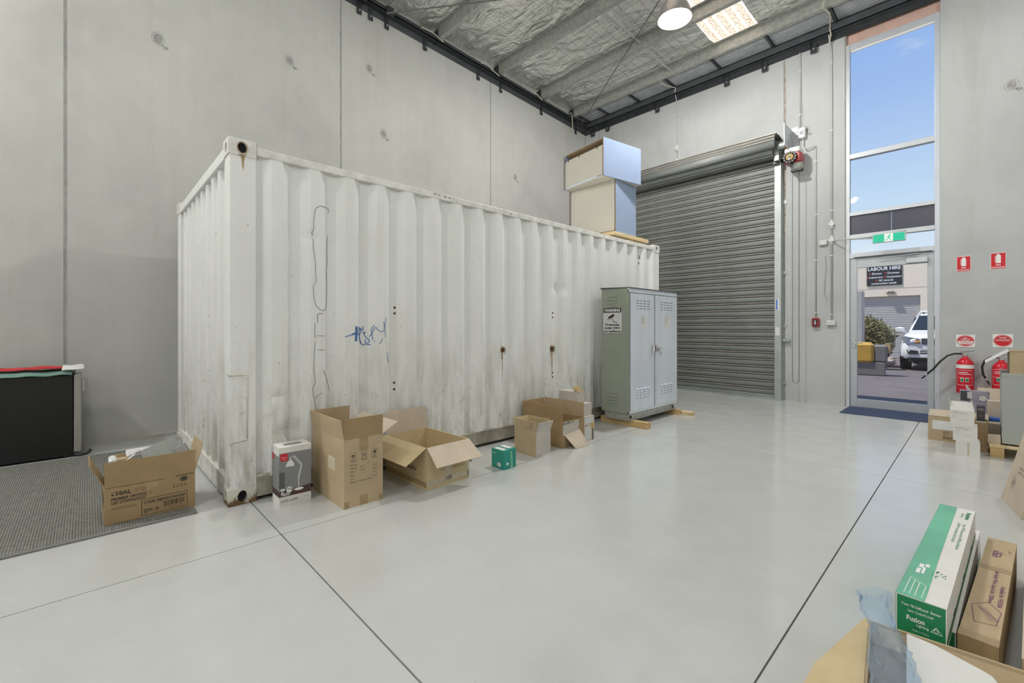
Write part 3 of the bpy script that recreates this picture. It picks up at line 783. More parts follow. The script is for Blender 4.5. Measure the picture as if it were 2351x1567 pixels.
# white cover boxes
t = thing('outlet_box', 'white rectangular outlet box left of the exit sign arm', 'outlet', (-1.76, YF, 2.64))
MB().cham(-0.055, 0.055, -0.045, 0, -0.04, 0.04, 0.008).build('cover', 'box_pvc', t); Face((-.03, -.045, 0), (1, 0, 0), (0, 0, 1)).disc(0, 0, .006).disc(.06, 0, .006).build('screw', 'grey_print', t, loose=True)
t = thing('switch_box', 'white switch box at the foot of the long conduit', 'switch', (-1.655, YF, 1.33))
MB().cham(-0.06, 0.06, -0.05, 0, -0.04, 0.04, 0.008).build('cover', 'box_pvc', t)
f = Face((0, -0.05, 0), (1, 0, 0), (0, 0, 1))
for i in range(4): f.rect(-.036+.02*i, -.006, -.028+.02*i, .006)
f.build('rocker', 'grey_print', t, loose=True)
t = thing('fire_call_point', 'dark red fire alarm call point on the front wall', 'call point', (-1.862, YF, 1.34))
MB().cham(-0.05, 0.05, -0.06, 0, -0.072, 0.072, 0.010).build('case', 'motor_red', t)
MB().box(-0.028, 0.028, -0.064, -0.06, -0.05, 0.05).build('window_plate', 'black_metal', t); MB().cyl((0, -.064, -.02), (0, -.072, -.02), .014, n=12).box(-.008, .008, -.07, -.064, .0, .03).build('push_button', 'plastic_white', t)
# loose wire on the wall
MB((-1.73, YF, 2.1)).tube([(-1.735, YF-.01, 2.42), (-1.72, YF-.02, 2.25), (-1.74, YF-.015, 2.0), (-1.745, YF-.012, 1.82), (-1.71, YF-.02, 1.70)], 0.0035, 6).build('loose_wire', 'rust_mark', label='thin loose reddish wire hanging beside the long conduit', cat='wire').location = (-1.73, YF, 2.1)

# ------------------------------------------------------------------ roller shutter
rs = thing('door_1', 'large dark grey slatted roller shutter', 'shutter', (-4.0, 8.66, 0), kind='structure')
O = Vector(rs.location)
PIT = 0.125; SX0, SX1 = -5.62, -2.418
pr = [(0.004, 0.0), (-0.006, 0.004), (-0.014, 0.014), (-0.017, 0.040), (-0.015, 0.066), (-0.010, 0.080), (0.004, 0.086), (0.004, 0.092), (-0.010, 0.095), (-0.018, 0.102), (-0.016, 0.110), (0.002, 0.114), (0.002, 0.120), (0.004, 0.125)]
mb = MB(); mb.strip([(SX1+4.0, y, z) for y, z in pr], [(SX0+4.0, y, z) for y, z in pr])
s0 = mb.build('slat', 'shutter', rs, smooth=True, auto=40)
lipm = MB(); lp = [(-0.0075, 0.0945), (-0.0165, 0.0985), (-0.0195, 0.1035), (-0.0185, 0.1085), (-0.012, 0.1115)]
lipm.strip([(SX1+4.0, y, z) for y, z in lp], [(SX0+4.0, y, z) for y, z in lp])
l0 = lipm.build('slat_lip', 'shutter_lip', s0, smooth=True)
s0.location = (0, 0, 0.085)
for i in range(1, 33):
    s = copy_part(s0, rs, (0, 0, 0.085+PIT*i)); copy_part(l0, s)
MB(O).box(SX0, SX1, 8.63, 8.68, 0.006, 0.07).box(SX0, SX1, 8.61, 8.69, 0.07, 0.085).build('bottom_rail', 'track_galv', rs)
MB(O).box(-2.445, -2.345, 8.62, 8.75, 0, 4.16).build('guide_track', 'track_galv', rs, bevel=0.003)
MB(O).box(-5.70, -5.60, 8.62, 8.75, 0, 4.16).build('guide_track', 'track_galv', rs, bevel=0.003)
for z in (0.3, 1.28, 2.2, 3.42):
    MB(O).box(-2.345, -2.29, 8.735, 8.75, z-.03, z+.03).cyl((-2.315, 8.735, z), (-2.315, 8.722, z), .010, n=8).build('track_lug', 'track_galv', rs)
t = MB(O).box(-2.36, -2.23, 8.70, 8.735, 1.01, 1.06).cyl((-2.30, 8.70, 1.035), (-2.30, 8.68, 1.035), .014, n=8).cyl((-2.25, 8.70, 1.035), (-2.25, 8.68, 1.035), .014, n=8).build('lock_bracket', 'track_galv', rs)
f = Face((-2.445, 8.62, 0), (1, 0, 0), (0, 0, 1), 0.001, O); f.rect(0.02, 1.55, 0.075, 1.75); f.rect(0.015, 1.12, 0.08, 1.26, 0); f.build('sticker', 'paper_white', rs)
f = Face((-2.445, 8.62, 0), (1, 0, 0), (0, 0, 1), 0.002, O); f.rect(0.026, 1.56, 0.05, 1.74); f.build('sticker_print', 'tape_blue', rs)
# curtain roll and hood
_r = []
for i in range(22):
    for a_, q_ in ((0, .176), (.55, .174), (.65, .164), (.75, .180), (.9, .180), (.97, .164)):
        an = 2*math.pi*(i+a_)/22; _r.append((0, 8.52+q_*math.cos(an)-O.y, 4.33+q_*math.sin(an)))
MB().prism(_r, (SX0-O.x, 0, 0), (SX1-O.x, 0, 0)).build('curtain_roll', 'shutter', rs)
hood = [(8.75, 4.52), (8.60, 4.545), (8.42, 4.535), (8.33, 4.47), (8.31, 4.33), (8.335, 4.26)]
mb = MB(O)
mb.strip([(-2.36, y, z) for y, z in hood], [(-5.70, y, z) for y, z in hood])
mb.build('hood', 'shutter', rs, smooth=True, auto=40, solid=0.004)
MB(O).box(-5.70, -2.36, 8.305, 8.315, 4.40, 4.412).box(-5.70, -2.36, 8.318, 8.33, 4.455, 4.468).box(-5.70, -2.36, 8.40, 8.415, 4.53, 4.545).build('hood_rib', 'shutter_lip', rs)
MB(O).cyl((-2.36, 8.52, 4.33), (-2.20, 8.52, 4.33), 0.06, n=20).box(-2.415, -2.345, 8.50, 8.75, 4.10, 4.30).build('axle', 'track_galv', rs, smooth=True, auto=40)
MB(O).box(-2.445, -2.37, 8.56, 8.66, 4.06, 4.16).build('guide_entry', 'black_metal', rs)
# motor unit
mo = thing('shutter_motor', 'red and black chain-drive shutter motor on a steel bracket', 'motor', (-2.10, 8.60, 4.10))
O = Vector(mo.location)
MB(O).box(-2.215, -2.205, 8.30, 8.75, 4.25, 4.62).hexa([(-2.205, 8.735, 4.2), (-2.112, 8.735, 4.2), (-2.112, 8.75, 4.2), (-2.205, 8.75, 4.2), (-2.205, 8.735, 4.66), (-2.112, 8.735, 4.66), (-2.112, 8.75, 4.66), (-2.205, 8.75, 4.66)]).build('mounting_bracket', 'galv_bright', mo)
for z in (4.58, 4.52, 4.42, 4.35): MB(O).cyl((-2.145, 8.735, z), (-2.145, 8.715, z), 0.012, n=8).build('bolt', 'bolt_zinc', mo)
MB(O).cyl((-2.25, 8.52, 4.40), (-2.225, 8.52, 4.40), 0.11, n=24).build('sprocket', 'rust', mo)
MB(O).tube([(-2.238, 8.63, 4.40), (-2.238, 8.58, 4.15), (-2.238, 8.54, 4.10), (-2.238, 8.50, 4.15), (-2.238, 8.41, 4.40)], 0.012, 6).build('drive_chain', 'rust', mo)
MB(O).cham(-2.24, -2.02, 8.42, 8.66, 4.14, 4.23, 0.015).build('top_cover', 'paper_white', mo)
MB(O).cham(-2.245, -2.01, 8.43, 8.67, 3.98, 4.15, 0.02).build('gearbox', 'motor_red', mo)
MB(O).cyl((-2.15, 8.43, 4.06), (-2.15, 8.36, 4.06), 0.062, 0.055, n=24).build('end_cap', 'brass', mo, smooth=True, auto=30)
for i in range(12):
    a = 2*math.pi*i/12
    MB(O).box(-2.15+.082*math.cos(a)-.014, -2.15+.082*math.cos(a)+.014, 8.365, 8.47, 4.06+.082*math.sin(a)-.014, 4.06+.082*math.sin(a)+.014).build('cooling_fin', 'black_metal', mo)
MB(O).cyl((-2.15, 8.362, 4.06), (-2.15, 8.352, 4.06), 0.018, n=16).build('hub', 'black_metal', mo)
MB(O).box(-2.172, -2.135, 8.350, 8.358, 4.018, 4.034).build('rating_plate', 'paper_white', mo)
MB(O).lathe([(0.085, 0.0), (0.09, -0.05), (0.075, -0.11), (0.06, -0.12)], (-2.09, 8.55, 3.99), 20, capt=True).build('chain_guard', 'galvanised', mo, smooth=True)
MB(O).cham(-2.17, -2.0, 8.50, 8.60, 3.845, 3.885, 0.01).build('chain_wheel_cover', 'black_metal', mo)
# hand chain: each link a small ring, joined
mb = MB((-2.12, 8.56, 0.3))
def chain_run(x, y, z0, z1):
    z = z0; k = 0
    while z > z1:
        pts = []
        for i in range(7):
            a = 2*math.pi*i/6; u, w = 0.0075*math.cos(a), 0.019*math.sin(a)
            pts.append((x+(u if k % 2 else 0), y+(0 if k % 2 else u), z+w))
        mb.tube(pts, 0.0026, 4, False); z -= 0.031; k += 1
chain_run(-2.155, 8.56, 3.84, 0.36); chain_run(-2.06, 8.56, 3.84, 0.36)
mb.tube([(-2.155, 8.56, 0.37), (-2.135, 8.56, 0.33), (-2.10, 8.56, 0.32), (-2.06, 8.56, 0.37)], 0.005, 6)
mb.build('hand_chain', 'wire', label='long steel hand chain looping down from the shutter motor', cat='chain', kind='stuff').location = (-2.12, 8.56, 0.3)

# ------------------------------------------------------------------ fire signs and extinguishers
def ext_sign(x0, x1, z0, z1, label):
    t = thing('fire_sign', label, 'sign', ((x0+x1)/2, YF, (z0+z1)/2), group='red fire extinguisher signs')
    w, h = (x1-x0)/2, (z1-z0)/2
    MB().box(-w, w, -0.004, 0, -h, h).build('board', 'white_print', t)
    f = Face((0, -.004, 0), (1, 0, 0), (0, 0, 1), .0006); f.rect(-w*.93, -h*.95, w*.93, h*.95); f.build('red_field', 'red_print', t)
    f = Face((0, -.004, 0), (1, 0, 0), (0, 0, 1), .0014)
    f.rect(-w*.30, -h*.28, w*.34, h*.66); f.poly([(-w*.22, h*.66), (w*.28, h*.66), (w*.18, h*.80), (-w*.12, h*.80)]); f.rect(-w*.26, h*.82, w*.12, h*.87); f.rect(-w*.42, -h*.15, -w*.36, h*.6)
    f.text('FIRE', 0, -h*.58, h*.17, w*.62, 'C', .02); f.text('EXTINGUISHER', 0, -h*.86, h*.15, w*1.7, 'C', .02)
    f.build('pictogram', 'white_print', t)
ext_sign(-0.213, -0.074, 2.022, 2.236, 'red fire extinguisher sign nearer the glass door')
ext_sign(0.109, 0.249, 2.03, 2.245, 'red fire extinguisher sign further from the glass door')
def id_sign(x0, x1, z0, z1, lines, band, label):
    t = thing('extinguisher_placard', label, 'sign', ((x0+x1)/2, YF, (z0+z1)/2), group='oval extinguisher placards')
    w, h = (x1-x0)/2, (z1-z0)/2
    MB().box(-w, w, -0.004, 0, -h, h).build('board', 'white_print', t)
    f = Face((0, -.004, 0), (1, 0, 0), (0, 0, 1), .0006); f.disc(0, 0, w*.93, h*.9, 40); f.build('red_oval', 'red_print', t)
    f = Face((0, -.004, 0), (1, 0, 0), (0, 0, 1), .0013)
    f.ring(0, 0, w*.86, h*.82, .003)
    for s, y, hh, ww in lines: f.text(s, 0, h*y, h*hh, w*ww, 'C', .02)
    if band:
        f.poly([(-w*.86, -h*.02), (-w*.86, -h*.25), (-w*.68, -h*.55), (w*.68, -h*.55), (w*.86, -h*.25), (w*.86, -h*.02)])
    f.build('white_lettering', 'white_print', t)
    if band:
        f = Face((0, -.004, 0), (1, 0, 0), (0, 0, 1), .002)
        for y in (-.17, -.30, -.43): f.rect(-w*.6, h*y, w*.6, h*(y+.05))
        f.build('red_lettering', 'red_print', t)
id_sign(-0.218, -0.033, 0.985, 1.155, [('DRY', .42, .17, .4), ('CHEMICAL', .20, .17, 1.05), ('POWDER', .04, .10, .8)], True, 'white placard with a red and white oval reading DRY CHEMICAL')
id_sign(0.129, 0.31, 0.992, 1.165, [('WATER', .36, .20, .75), ('FOR WOOD AND PAPER', .12, .12, 1.3), ('NOT FOR ELECTRICAL', -.06, .12, 1.4)], False, 'white placard with a solid red oval reading WATER')
def extinguisher(x, y, z, label, white_band, hose):
    t = thing('fire_extinguisher', label, 'extinguisher', (x, y, z), group='wall-hung fire extinguishers')
    R = 0.088
    MB().lathe([(0.03, 0.0), (R-.006, 0.0), (R, 0.02), (R, 0.385), (R-.012, 0.43), (R-.04, 0.462), (0.028, 0.478), (0.024, 0.50)], n=32, capb=True, capt=True).build('cylinder', 'ext_red', t, smooth=True, auto=50)
    if white_band: MB().lathe([(R+.001, 0.335), (R+.001, 0.385)], n=32).build('white_band', 'white_print', t, smooth=True)
    lab = MB()
    def arc(a0, a1, z0, z1, r):
        n = 12; p = [(r*math.cos(math.radians(a0+(a1-a0)*i/n)), r*math.sin(math.radians(a0+(a1-a0)*i/n))) for i in range(n+1)]
        return [(q[0], q[1], z0) for q in p], [(q[0], q[1], z1) for q in p]
    zt = 0.31 if white_band else 0.375
    for z0, z1, a0, a1 in ((zt, zt+.004, 215, 320), (zt-.20, zt-.196, 215, 320), (zt-.10, zt-.097, 215, 320), (zt-.155, zt-.105, 240, 262), (zt-.155, zt-.105, 272, 294), (zt-.055, zt-.048, 225, 310), (zt-.035, zt-.026, 225, 290)):
        lab.strip(*arc(a0, a1, z0, z1, R+.0015))
    for a in (215, 320): lab.strip(*arc(a-1, a+1, zt-.20, zt, R+.0015))
    lab.build('label_print', 'white_print', t)
    lg = MB()
    for a0, a1 in ((242, 260), (274, 292)): lg.strip(*arc(a0, a1, zt-.150, zt-.112, R+.0025))
    lg.build('label_symbols', 'green_print', t)
    hd = MB().cyl((0, 0, .498), (0, 0, .545), .022, n=14).cyl((0, 0, .52), (-.04, -.01, .53), .013, n=10).build('valve', 'chrome', t, smooth=True, auto=40)
    MB().hexa([(-.05, -.012, .548), (.09, -.012, .572), (.09, .012, .572), (-.05, .012, .548), (-.05, -.012, .553), (.09, -.012, .577), (.09, .012, .577), (-.05, .012, .553)]).build('lever', 'black_metal', hd)
    MB().hexa([(0.0, -.010, .53), (.10, -.010, .515), (.10, .010, .515), (0.0, .010, .53), (0.0, -.010, .536), (.10, -.010, .52), (.10, .010, .52), (0, .010, .536)]).build('carry_handle', 'chrome', hd)
    MB().tube(hose, 0.012, 8).build('hose', 'black_rubber', t, smooth=True)
    e = Vector(hose[-1]); d = (e-Vector(hose[-2])).normalized()
    MB().tube([e-d*.02, e+d*.012], 0.014, 8).build('hose_ferrule', 'chrome', t); MB().tube([e+d*.012, e+d*.075], [.011, .008], 8).build('nozzle', 'black_rubber', t)
    MB().box(-.02, .02, R-.02, YF-y, .44, .50).build('wall_bracket', 'black_metal', t)
extinguisher(-0.128, 8.65, 0.365, 'red extinguisher with white band hanging nearer the door', True,
    [(-.03, -.01, .53), (-.10, -.03, .53), (-.17, -.05, .50), (-.24, -.06, .42), (-.31, -.06, .31), (-.385, -.05, .22)])
extinguisher(0.205, 8.65, 0.33, 'red extinguisher without a band behind the filing cabinet', False,
    [(-.03, -.01, .53), (-.09, -.04, .535), (-.15, -.06, .49), (-.175, -.06, .40), (-.165, -.05, .30), (-.135, -.04, .235)])
# ------------------------------------------------------------------ shipping container
CX1, CX0, CY0, CY1, CH = -3.600, -6.038, 0.712, 6.770, 2.585
ct = thing('shipping_container', 'weathered white corrugated steel shipping container along the left wall', 'container', ((CX0+CX1)/2, (CY0+CY1)/2, 0))
O = Vector(ct.location)
PI0, DEP = 1.06, 0.036
def side_x(y):      # corrugation of the long side, outermost at CX1-0.004
    if y < CY0+0.178 or y > CY1-0.178: return CX1-0.004
    p = (y-PI0) % 0.279
    if p < 0.068: d = p/0.068
    elif p < 0.139: d = 1
    elif p < 0.207: d = 1-(p-0.139)/0.068
    else: d = 0
    return CX1-0.006-DEP*d
ys_ = [CY0+0.176]
k = math.floor((CY0-PI0)/0.279)-1
br = []
for i in range(0, 30):
    base = PI0+0.279*(k+i)
    br += [base, base+0.068, base+0.139, base+0.207]
ys_ += sorted(y for y in br if CY0+0.178 < y < CY1-0.178) + [CY1-0.176]
zs = [0.15, 0.5, 0.9, 1.3, 1.7, 2.1, 2.495]
def dent(y, z):
    d = 0
    for dy, dz, ry, rz, a in ((1.10, 0.47, .09, .05, .03), (1.26, 1.96, .06, .025, .018), (1.04, 0.74, .07, .03, .015), (4.55, 0.55, .06, .10, .02), (4.25, 1.74, .14, .06, .02), (5.3, 0.35, .1, .15, .03)):
        q = ((y-dy)/ry)**2+((z-dz)/rz)**2
        if q < 4: d += a*math.exp(-q)
    return d
mb = MB(O)
NZ = 64
cols = []
yy = []
for a, c in zip(ys_, ys_[1:]): yy += [a, (a+c)/2]
yy.append(ys_[-1])
vs = []; fs = []
for j in range(NZ+1):
    z = 0.15+(2.495-0.15)*j/NZ
    for y in yy: vs.append((side_x(y)-dent(y, z), y, z))
w = len(yy)
for j in range(NZ):
    for i in range(w-1): fs.append((j*w+i, j*w+i+1, (j+1)*w+i+1, (j+1)*w+i))
mb.add(vs, fs)
mb.build('side_panel', 'container_paint', ct, smooth=True, auto=18)
# far long side and far end: plain corrugated sheets (mostly out of sight)
mb = MB(O); mb.strip([(CX0+0.05+(0.036 if i % 4 in (0, 1) else 0), CY0+0.17+i*0.0695, 0.15) for i in range(83)], [(CX0+0.05+(0.036 if i % 4 in (0, 1) else 0), CY0+0.17+i*0.0695, 2.5) for i in range(83)])
mb.build('side_panel', 'container_paint', ct)
# near end panel, deeper corrugation
EP = [-5.93]
mb = MB(O)
pts = []
x = CX0+0.11
end_x1 = CX1-0.145
npit = 9; pit = (end_x1-x)/npit
for i in range(npit):
    b0 = x+pit*i
    pts += [(b0, 0.105), (b0+pit*0.34, 0.105), (b0+pit*0.46, 0.030), (b0+pit*0.82, 0.030), (b0+pit*0.94, 0.105)]
pts.append((end_x1, 0.105))
NZ2 = 2
mb.strip([(a, CY0+q, 0.16) for a, q in pts], [(a, CY0+q, 2.50) for a, q in pts])
mb.build('end_panel', 'container_paint', ct)
mb = MB(O); mb.box(CX0+0.1, CX1-0.1, CY1-0.08, CY1-0.05, 0.1, 2.5); mb.build('end_doors', 'container_paint', ct)
MB(O).box(CX0+0.05, CX1-0.05, CY0+0.05, CY1-0.05, 2.535, 2.55).build('roof', 'container_paint', ct)
# corner posts
for sx in (0, 1):
    for sy in (0, 1):
        xa = CX1-0.15 if sx else CX0
        ya = CY0+0.008 if sy == 0 else CY1-0.178
        MB(O).box(xa+(0 if sx else 0.005), xa+0.15-(0.005 if sx else 0), ya, ya+0.17, 0.112, 2.475).build('corner_post', 'container_paint', ct, bevel=0.006)
# corner castings with oval openings
def plate_hole(mb, c, r, u, n, w, h, a, b, depth):
    """rectangular plate (w x h, centre c) with an elliptical hole, walls running depth behind"""
    c, r, u, n = map(Vector, (c, r, u, n)); N = 24
    el = [c+r*(a*math.cos(2*math.pi*i/N))+u*(b*math.sin(2*math.pi*i/N)) for i in range(N)]
    def rp(i):
        t = 2*math.pi*i/N; x, y = math.cos(t), math.sin(t); s = min(w/2/max(abs(x), 1e-6), h/2/max(abs(y), 1e-6))
        return c+r*x*s+u*y*s
    rc = [rp(i) for i in range(N)]
    # force corners
    for i in (3, 9, 15, 21):
        t = 2*math.pi*i/N; rc[i] = c+r*math.copysign(w/2, math.cos(t))+u*math.copysign(h/2, math.sin(t))
    bk = [p-n*depth for p in el]
    fs = [(i, (i+1) % N, N+(i+1) % N, N+i) for i in range(N)]
    mb.add(rc+el, [f[::-1] for f in fs]); mb.add(el+bk, [f[::-1] for f in fs])
def casting(x0, x1, y0, y1, z0, z1, rusty, sx, sy):
    mb = MB(O)
    nx = 1 if sx else -1; ny = -1 if sy == 0 else 1
    xo = x1 if sx else x0; yo = y0 if sy == 0 else y1
    zc = (z0+z1)/2
    if nx > 0: plate_hole(mb, (xo, (y0+y1)/2-0.002, zc), (0, 1, 0), (0, 0, 1), (1, 0, 0), y1-y0, z1-z0, .030, .040, .03)
    else: mb.add([(xo, y0, z0), (xo, y1, z0), (xo, y1, z1), (xo, y0, z1)], [(3, 2, 1, 0)])
    if ny < 0: plate_hole(mb, ((x0+x1)/2, yo, zc), (1, 0, 0), (0, 0, 1), (0, -1, 0), x1-x0, z1-z0, .030, .038, .03)
    else: mb.add([(x0, yo, z0), (x1, yo, z0), (x1, yo, z1), (x0, yo, z1)], [(3, 2, 1, 0)])
    xi = x0 if sx else x1; yi = y1 if sy == 0 else y0
    mb.add([(xi, y0, z0), (xi, y1, z0), (xi, y1, z1), (xi, y0, z1)], [(0, 1, 2, 3)])
    mb.add([(x0, yi, z0), (x1, yi, z0), (x1, yi, z1), (x0, yi, z1)], [(0, 1, 2, 3)])
    mb.add([(x0, y0, z0), (x1, y0, z0), (x1, y1, z0), (x0, y1, z0)], [(3, 2, 1, 0)]); mb.add([(x0, y0, z1), (x1, y0, z1), (x1, y1, z1), (x0, y1, z1)], [(0, 1, 2, 3)])
    c = mb.build('corner_casting', 'container_rusty' if rusty else 'casting_paint', ct)
    MB(O).box(x0+.028, x1-.028, y0+.028, y1-.028, z0+.008, z1-.008).build('casting_cavity', 'hole_black', c)
    return c
for sx in (0, 1):
    for sy in (0, 1):
        xa, xb = (CX1-0.158, CX1) if sx else (CX0, CX0+0.158)
        ya, yb = (CY0, CY0+0.178) if sy == 0 else (CY1-0.178, CY1)
        casting(xa, xb, ya, yb, 0, 0.116, True, sx, sy); c = casting(xa, xb, ya, yb, 2.469, CH, False, sx, sy)
        if sx and sy == 0:
            f = Face((xb, (ya+yb)/2-.002, 2.527), (0, 1, 0), (0, 0, 1), .0007, O)
            f.ring(0, -.004, .037, .046, .007); f.line([(0.0, -.05), (.002, -.058)], .05); f.build('rust_ring', 'rust_streak', c)
            f = Face((CX1-.005, (ya+yb)/2, 2.47), (0, 1, 0), (0, 0, 1), .0008, O); f.poly([(-.012, 0), (.014, 0), (.008, -.06), (.004, -.11), (-.004, -.07)]); f.build('rust_run', 'rust_streak', ct)
            MB(O).box(xb-.06, xb-.03, ya+.06, yb-.06, 2.52, 2.545).build('casting_bar', 'brass', c)
# rails
MB(O).box(CX1-0.06, CX1-0.003, CY0+0.175, CY1-0.175, 2.493, 2.552).build('top_side_rail', 'casting_paint', ct, bevel=0.006)
MB(O).box(CX0, CX0+0.06, CY0+0.175, CY1-0.175, 2.493, 2.552).build('top_side_rail', 'casting_paint', ct)
MB(O).box(CX1-0.05, CX1-0.004, CY0+0.175, CY1-0.175, 0.03, 0.16).box(CX1-0.05, CX1+0.002, CY0+0.175, CY1-0.175, 0.153, 0.162).build('bottom_side_rail', 'rail_grime', ct)
MB(O).box(CX1-0.03, CX1+0.0, 2.88, 3.35, 0.035, 0.165).build('fork_pocket_plate', 'rail_grime', ct)
MB(O).box(CX1-0.045, CX1-0.01, CY0+0.178, CY0+0.45, 0.165, 0.185).build('weld_ledge', 'weld_bead', ct)
MB(O).box(CX0, CX0+0.05, CY0+0.175, CY1-0.175, 0.03, 0.16).build('bottom_side_rail', 'rail_grime', ct)
MB(O).box(CX0+0.155, CX1-0.155, CY0+0.01, CY0+0.07, 2.475, 2.56).build('end_top_rail', 'container_paint', ct, bevel=0.006)
for a, c in ((CX0+0.30, CX1-0.30),):
    MB(O).box(a, c, CY0+0.012, CY0+0.06, 0.02, 0.165).build('end_sill', 'casting_paint', ct)
for a in (CX0+0.155, CX1-0.30):
    MB(O).box(a, a+0.145, CY0+0.012, CY0+0.06, 0.10, 0.165).box(a, a+0.012, CY0+0.012, CY0+0.06, 0.02, 0.10).build('sill_bracket', 'casting_paint', ct)
MB(O).box(CX0+0.1, CX1-0.1, CY0+0.08, CY1-0.06, 0.03, 0.14).build('floor_pan', 'hole_black', ct)
# weld ribs where the end corrugation meets the sill
for i in range(npit):
    b0 = x+pit*i; MB(O).box(b0+pit*.02, b0+pit*.30, CY0+.06, CY0+.10, 0.160, 0.172).build('sill_weld', 'weld_bead', ct)
# welded patch on the near corner post
MB(O).box(CX1-.004, CX1-.0005, 0.724, 0.826, 0.447, 0.913).build('repair_patch', 'container_paint', ct)
mb = MB(O)
for p, q in (((CX1, .714, .915), (CX1, .830, .913)), ((CX1, .714, .445), (CX1, .830, .452)), ((CX1-.001, .827, .915), (CX1-.001, .827, .45)), ((CX1, .714, .915), (CX1-.05, .716, .918)), ((CX1, .714, .445), (CX1-.05, .716, .455))):
    mb.tube([p, ((p[0]+q[0])/2, (p[1]+q[1])/2+.0, (p[2]+q[2])/2+.002), q], 0.0045, 6)
mb.build('weld_line', 'weld_bead', ct, smooth=True)

# painted scrawl and marker lines follow the corrugation
GRAF = [[(1.539, 1.175), (1.591, 1.19), (1.633, 1.2), (1.67, 1.197)], [(1.596, 1.197), (1.622, 1.207), (1.67, 1.197)], [(1.646, 1.261), (1.643, 1.199), (1.639, 1.138)], [(1.708, 1.266), (1.714, 1.22), (1.676, 1.256), (1.67, 1.22), (1.678, 1.147), (1.703, 1.1), (1.736, 1.107), (1.727, 1.136), (1.741, 1.146)], [(1.673, 1.256), (1.695, 1.22), (1.681, 1.199), (1.676, 1.168), (1.695, 1.116)], [(1.708, 1.214), (1.741, 1.204), (1.714, 1.209), (1.73, 1.173), (1.769, 1.146), (1.763, 1.125), (1.736, 1.11), (1.774, 1.103)], [(1.805, 1.275), (1.78, 1.246), (1.783, 1.198), (1.791, 1.156), (1.789, 1.145)], [(1.763, 1.172), (1.78, 1.193), (1.797, 1.23), (1.808, 1.261), (1.831, 1.23), (1.865, 1.211), (1.892, 1.229), (1.903, 1.272), (1.912, 1.345)], [(1.886, 1.305), (1.895, 1.245), (1.909, 1.162)], [(1.871, 1.157), (1.865, 1.128), (1.842, 1.112)], [(1.927, 1.029), (1.936, 0.985), (1.945, 0.942)]]
CRACK = [[(1.42, 2.182), (1.414, 2.216), (1.385, 2.217), (1.346, 2.218), (1.323, 2.205), (1.301, 2.184), (1.296, 2.149), (1.288, 2.09), (1.29, 2.023), (1.274, 1.992), (1.285, 1.976), (1.285, 1.886), (1.296, 1.807), (1.304, 1.751), (1.301, 1.683), (1.31, 1.626), (1.298, 1.591)], [(1.285, 1.585), (1.29, 1.489), (1.307, 1.421), (1.34, 1.393), (1.368, 1.389), (1.393, 1.395)], [(1.408, 1.994), (1.405, 1.877), (1.408, 1.785), (1.4, 1.691), (1.405, 1.575), (1.4, 1.459), (1.393, 1.395)], [(1.318, 1.29), (1.32, 1.359), (1.368, 1.365)], [(1.298, 1.29), (1.298, 1.176), (1.312, 1.172)], [(1.312, 1.187), (1.385, 1.184)], [(1.32, 1.073), (1.385, 1.074)], [(1.301, 1.136), (1.292, 1.023), (1.292, 0.909), (1.301, 0.817), (1.281, 0.774), (1.288, 0.705), (1.299, 0.692), (1.296, 0.647), (1.318, 0.599)], [(1.301, 0.698), (1.334, 0.723), (1.368, 0.731)], [(1.368, 0.913), (1.393, 0.867), (1.414, 0.796), (1.426, 0.737)]]

def ribbon(mb, pts, w, off):
    fine = []
    for (a, b), (c, d) in zip(pts, pts[1:]):
        n = max(2, int(math.hypot(c-a, d-b)/0.012))
        for i in range(n): fine.append((a+(c-a)*i/n, b+(d-b)*i/n))
    fine.append(pts[-1])
    L = []; R = []
    for i, (y, z) in enumerate(fine):
        y0, z0 = fine[max(i-1, 0)]; y1, z1 = fine[min(i+1, len(fine)-1)]
        d = math.hypot(y1-y0, z1-z0) or 1; ny, nz = -(z1-z0)/d*w/2, (y1-y0)/d*w/2
        for lst, s in ((L, 1), (R, -1)):
            yy, zz = y+ny*s, z+nz*s
            lst.append((side_x(yy)-dent(yy, zz)+off, yy, zz))
    mb.strip(L, R)
def smooth2(pts, n=2):
    for _ in range(n):
        q = [pts[0]]
        for a, b in zip(pts, pts[1:]):
            q += [(a[0]*.75+b[0]*.25, a[1]*.75+b[1]*.25), (a[0]*.25+b[0]*.75, a[1]*.25+b[1]*.75)]
        q.append(pts[-1]); pts = q
    return pts
mb = MB(O)
for i, p in enumerate(GRAF): ribbon(mb, smooth2(p, 1) if len(p) > 2 else p, 0.024 if i == 2 else 0.0065 if i < 6 else 0.005, 0.0035)
mb.build('graffiti_stroke', 'blue_paint', ct, loose=True)
mb = MB(O)
for p in CRACK: ribbon(mb, p, 0.0038, 0.003)
mb.build('marker_line', 'marker_line', ct, loose=True)
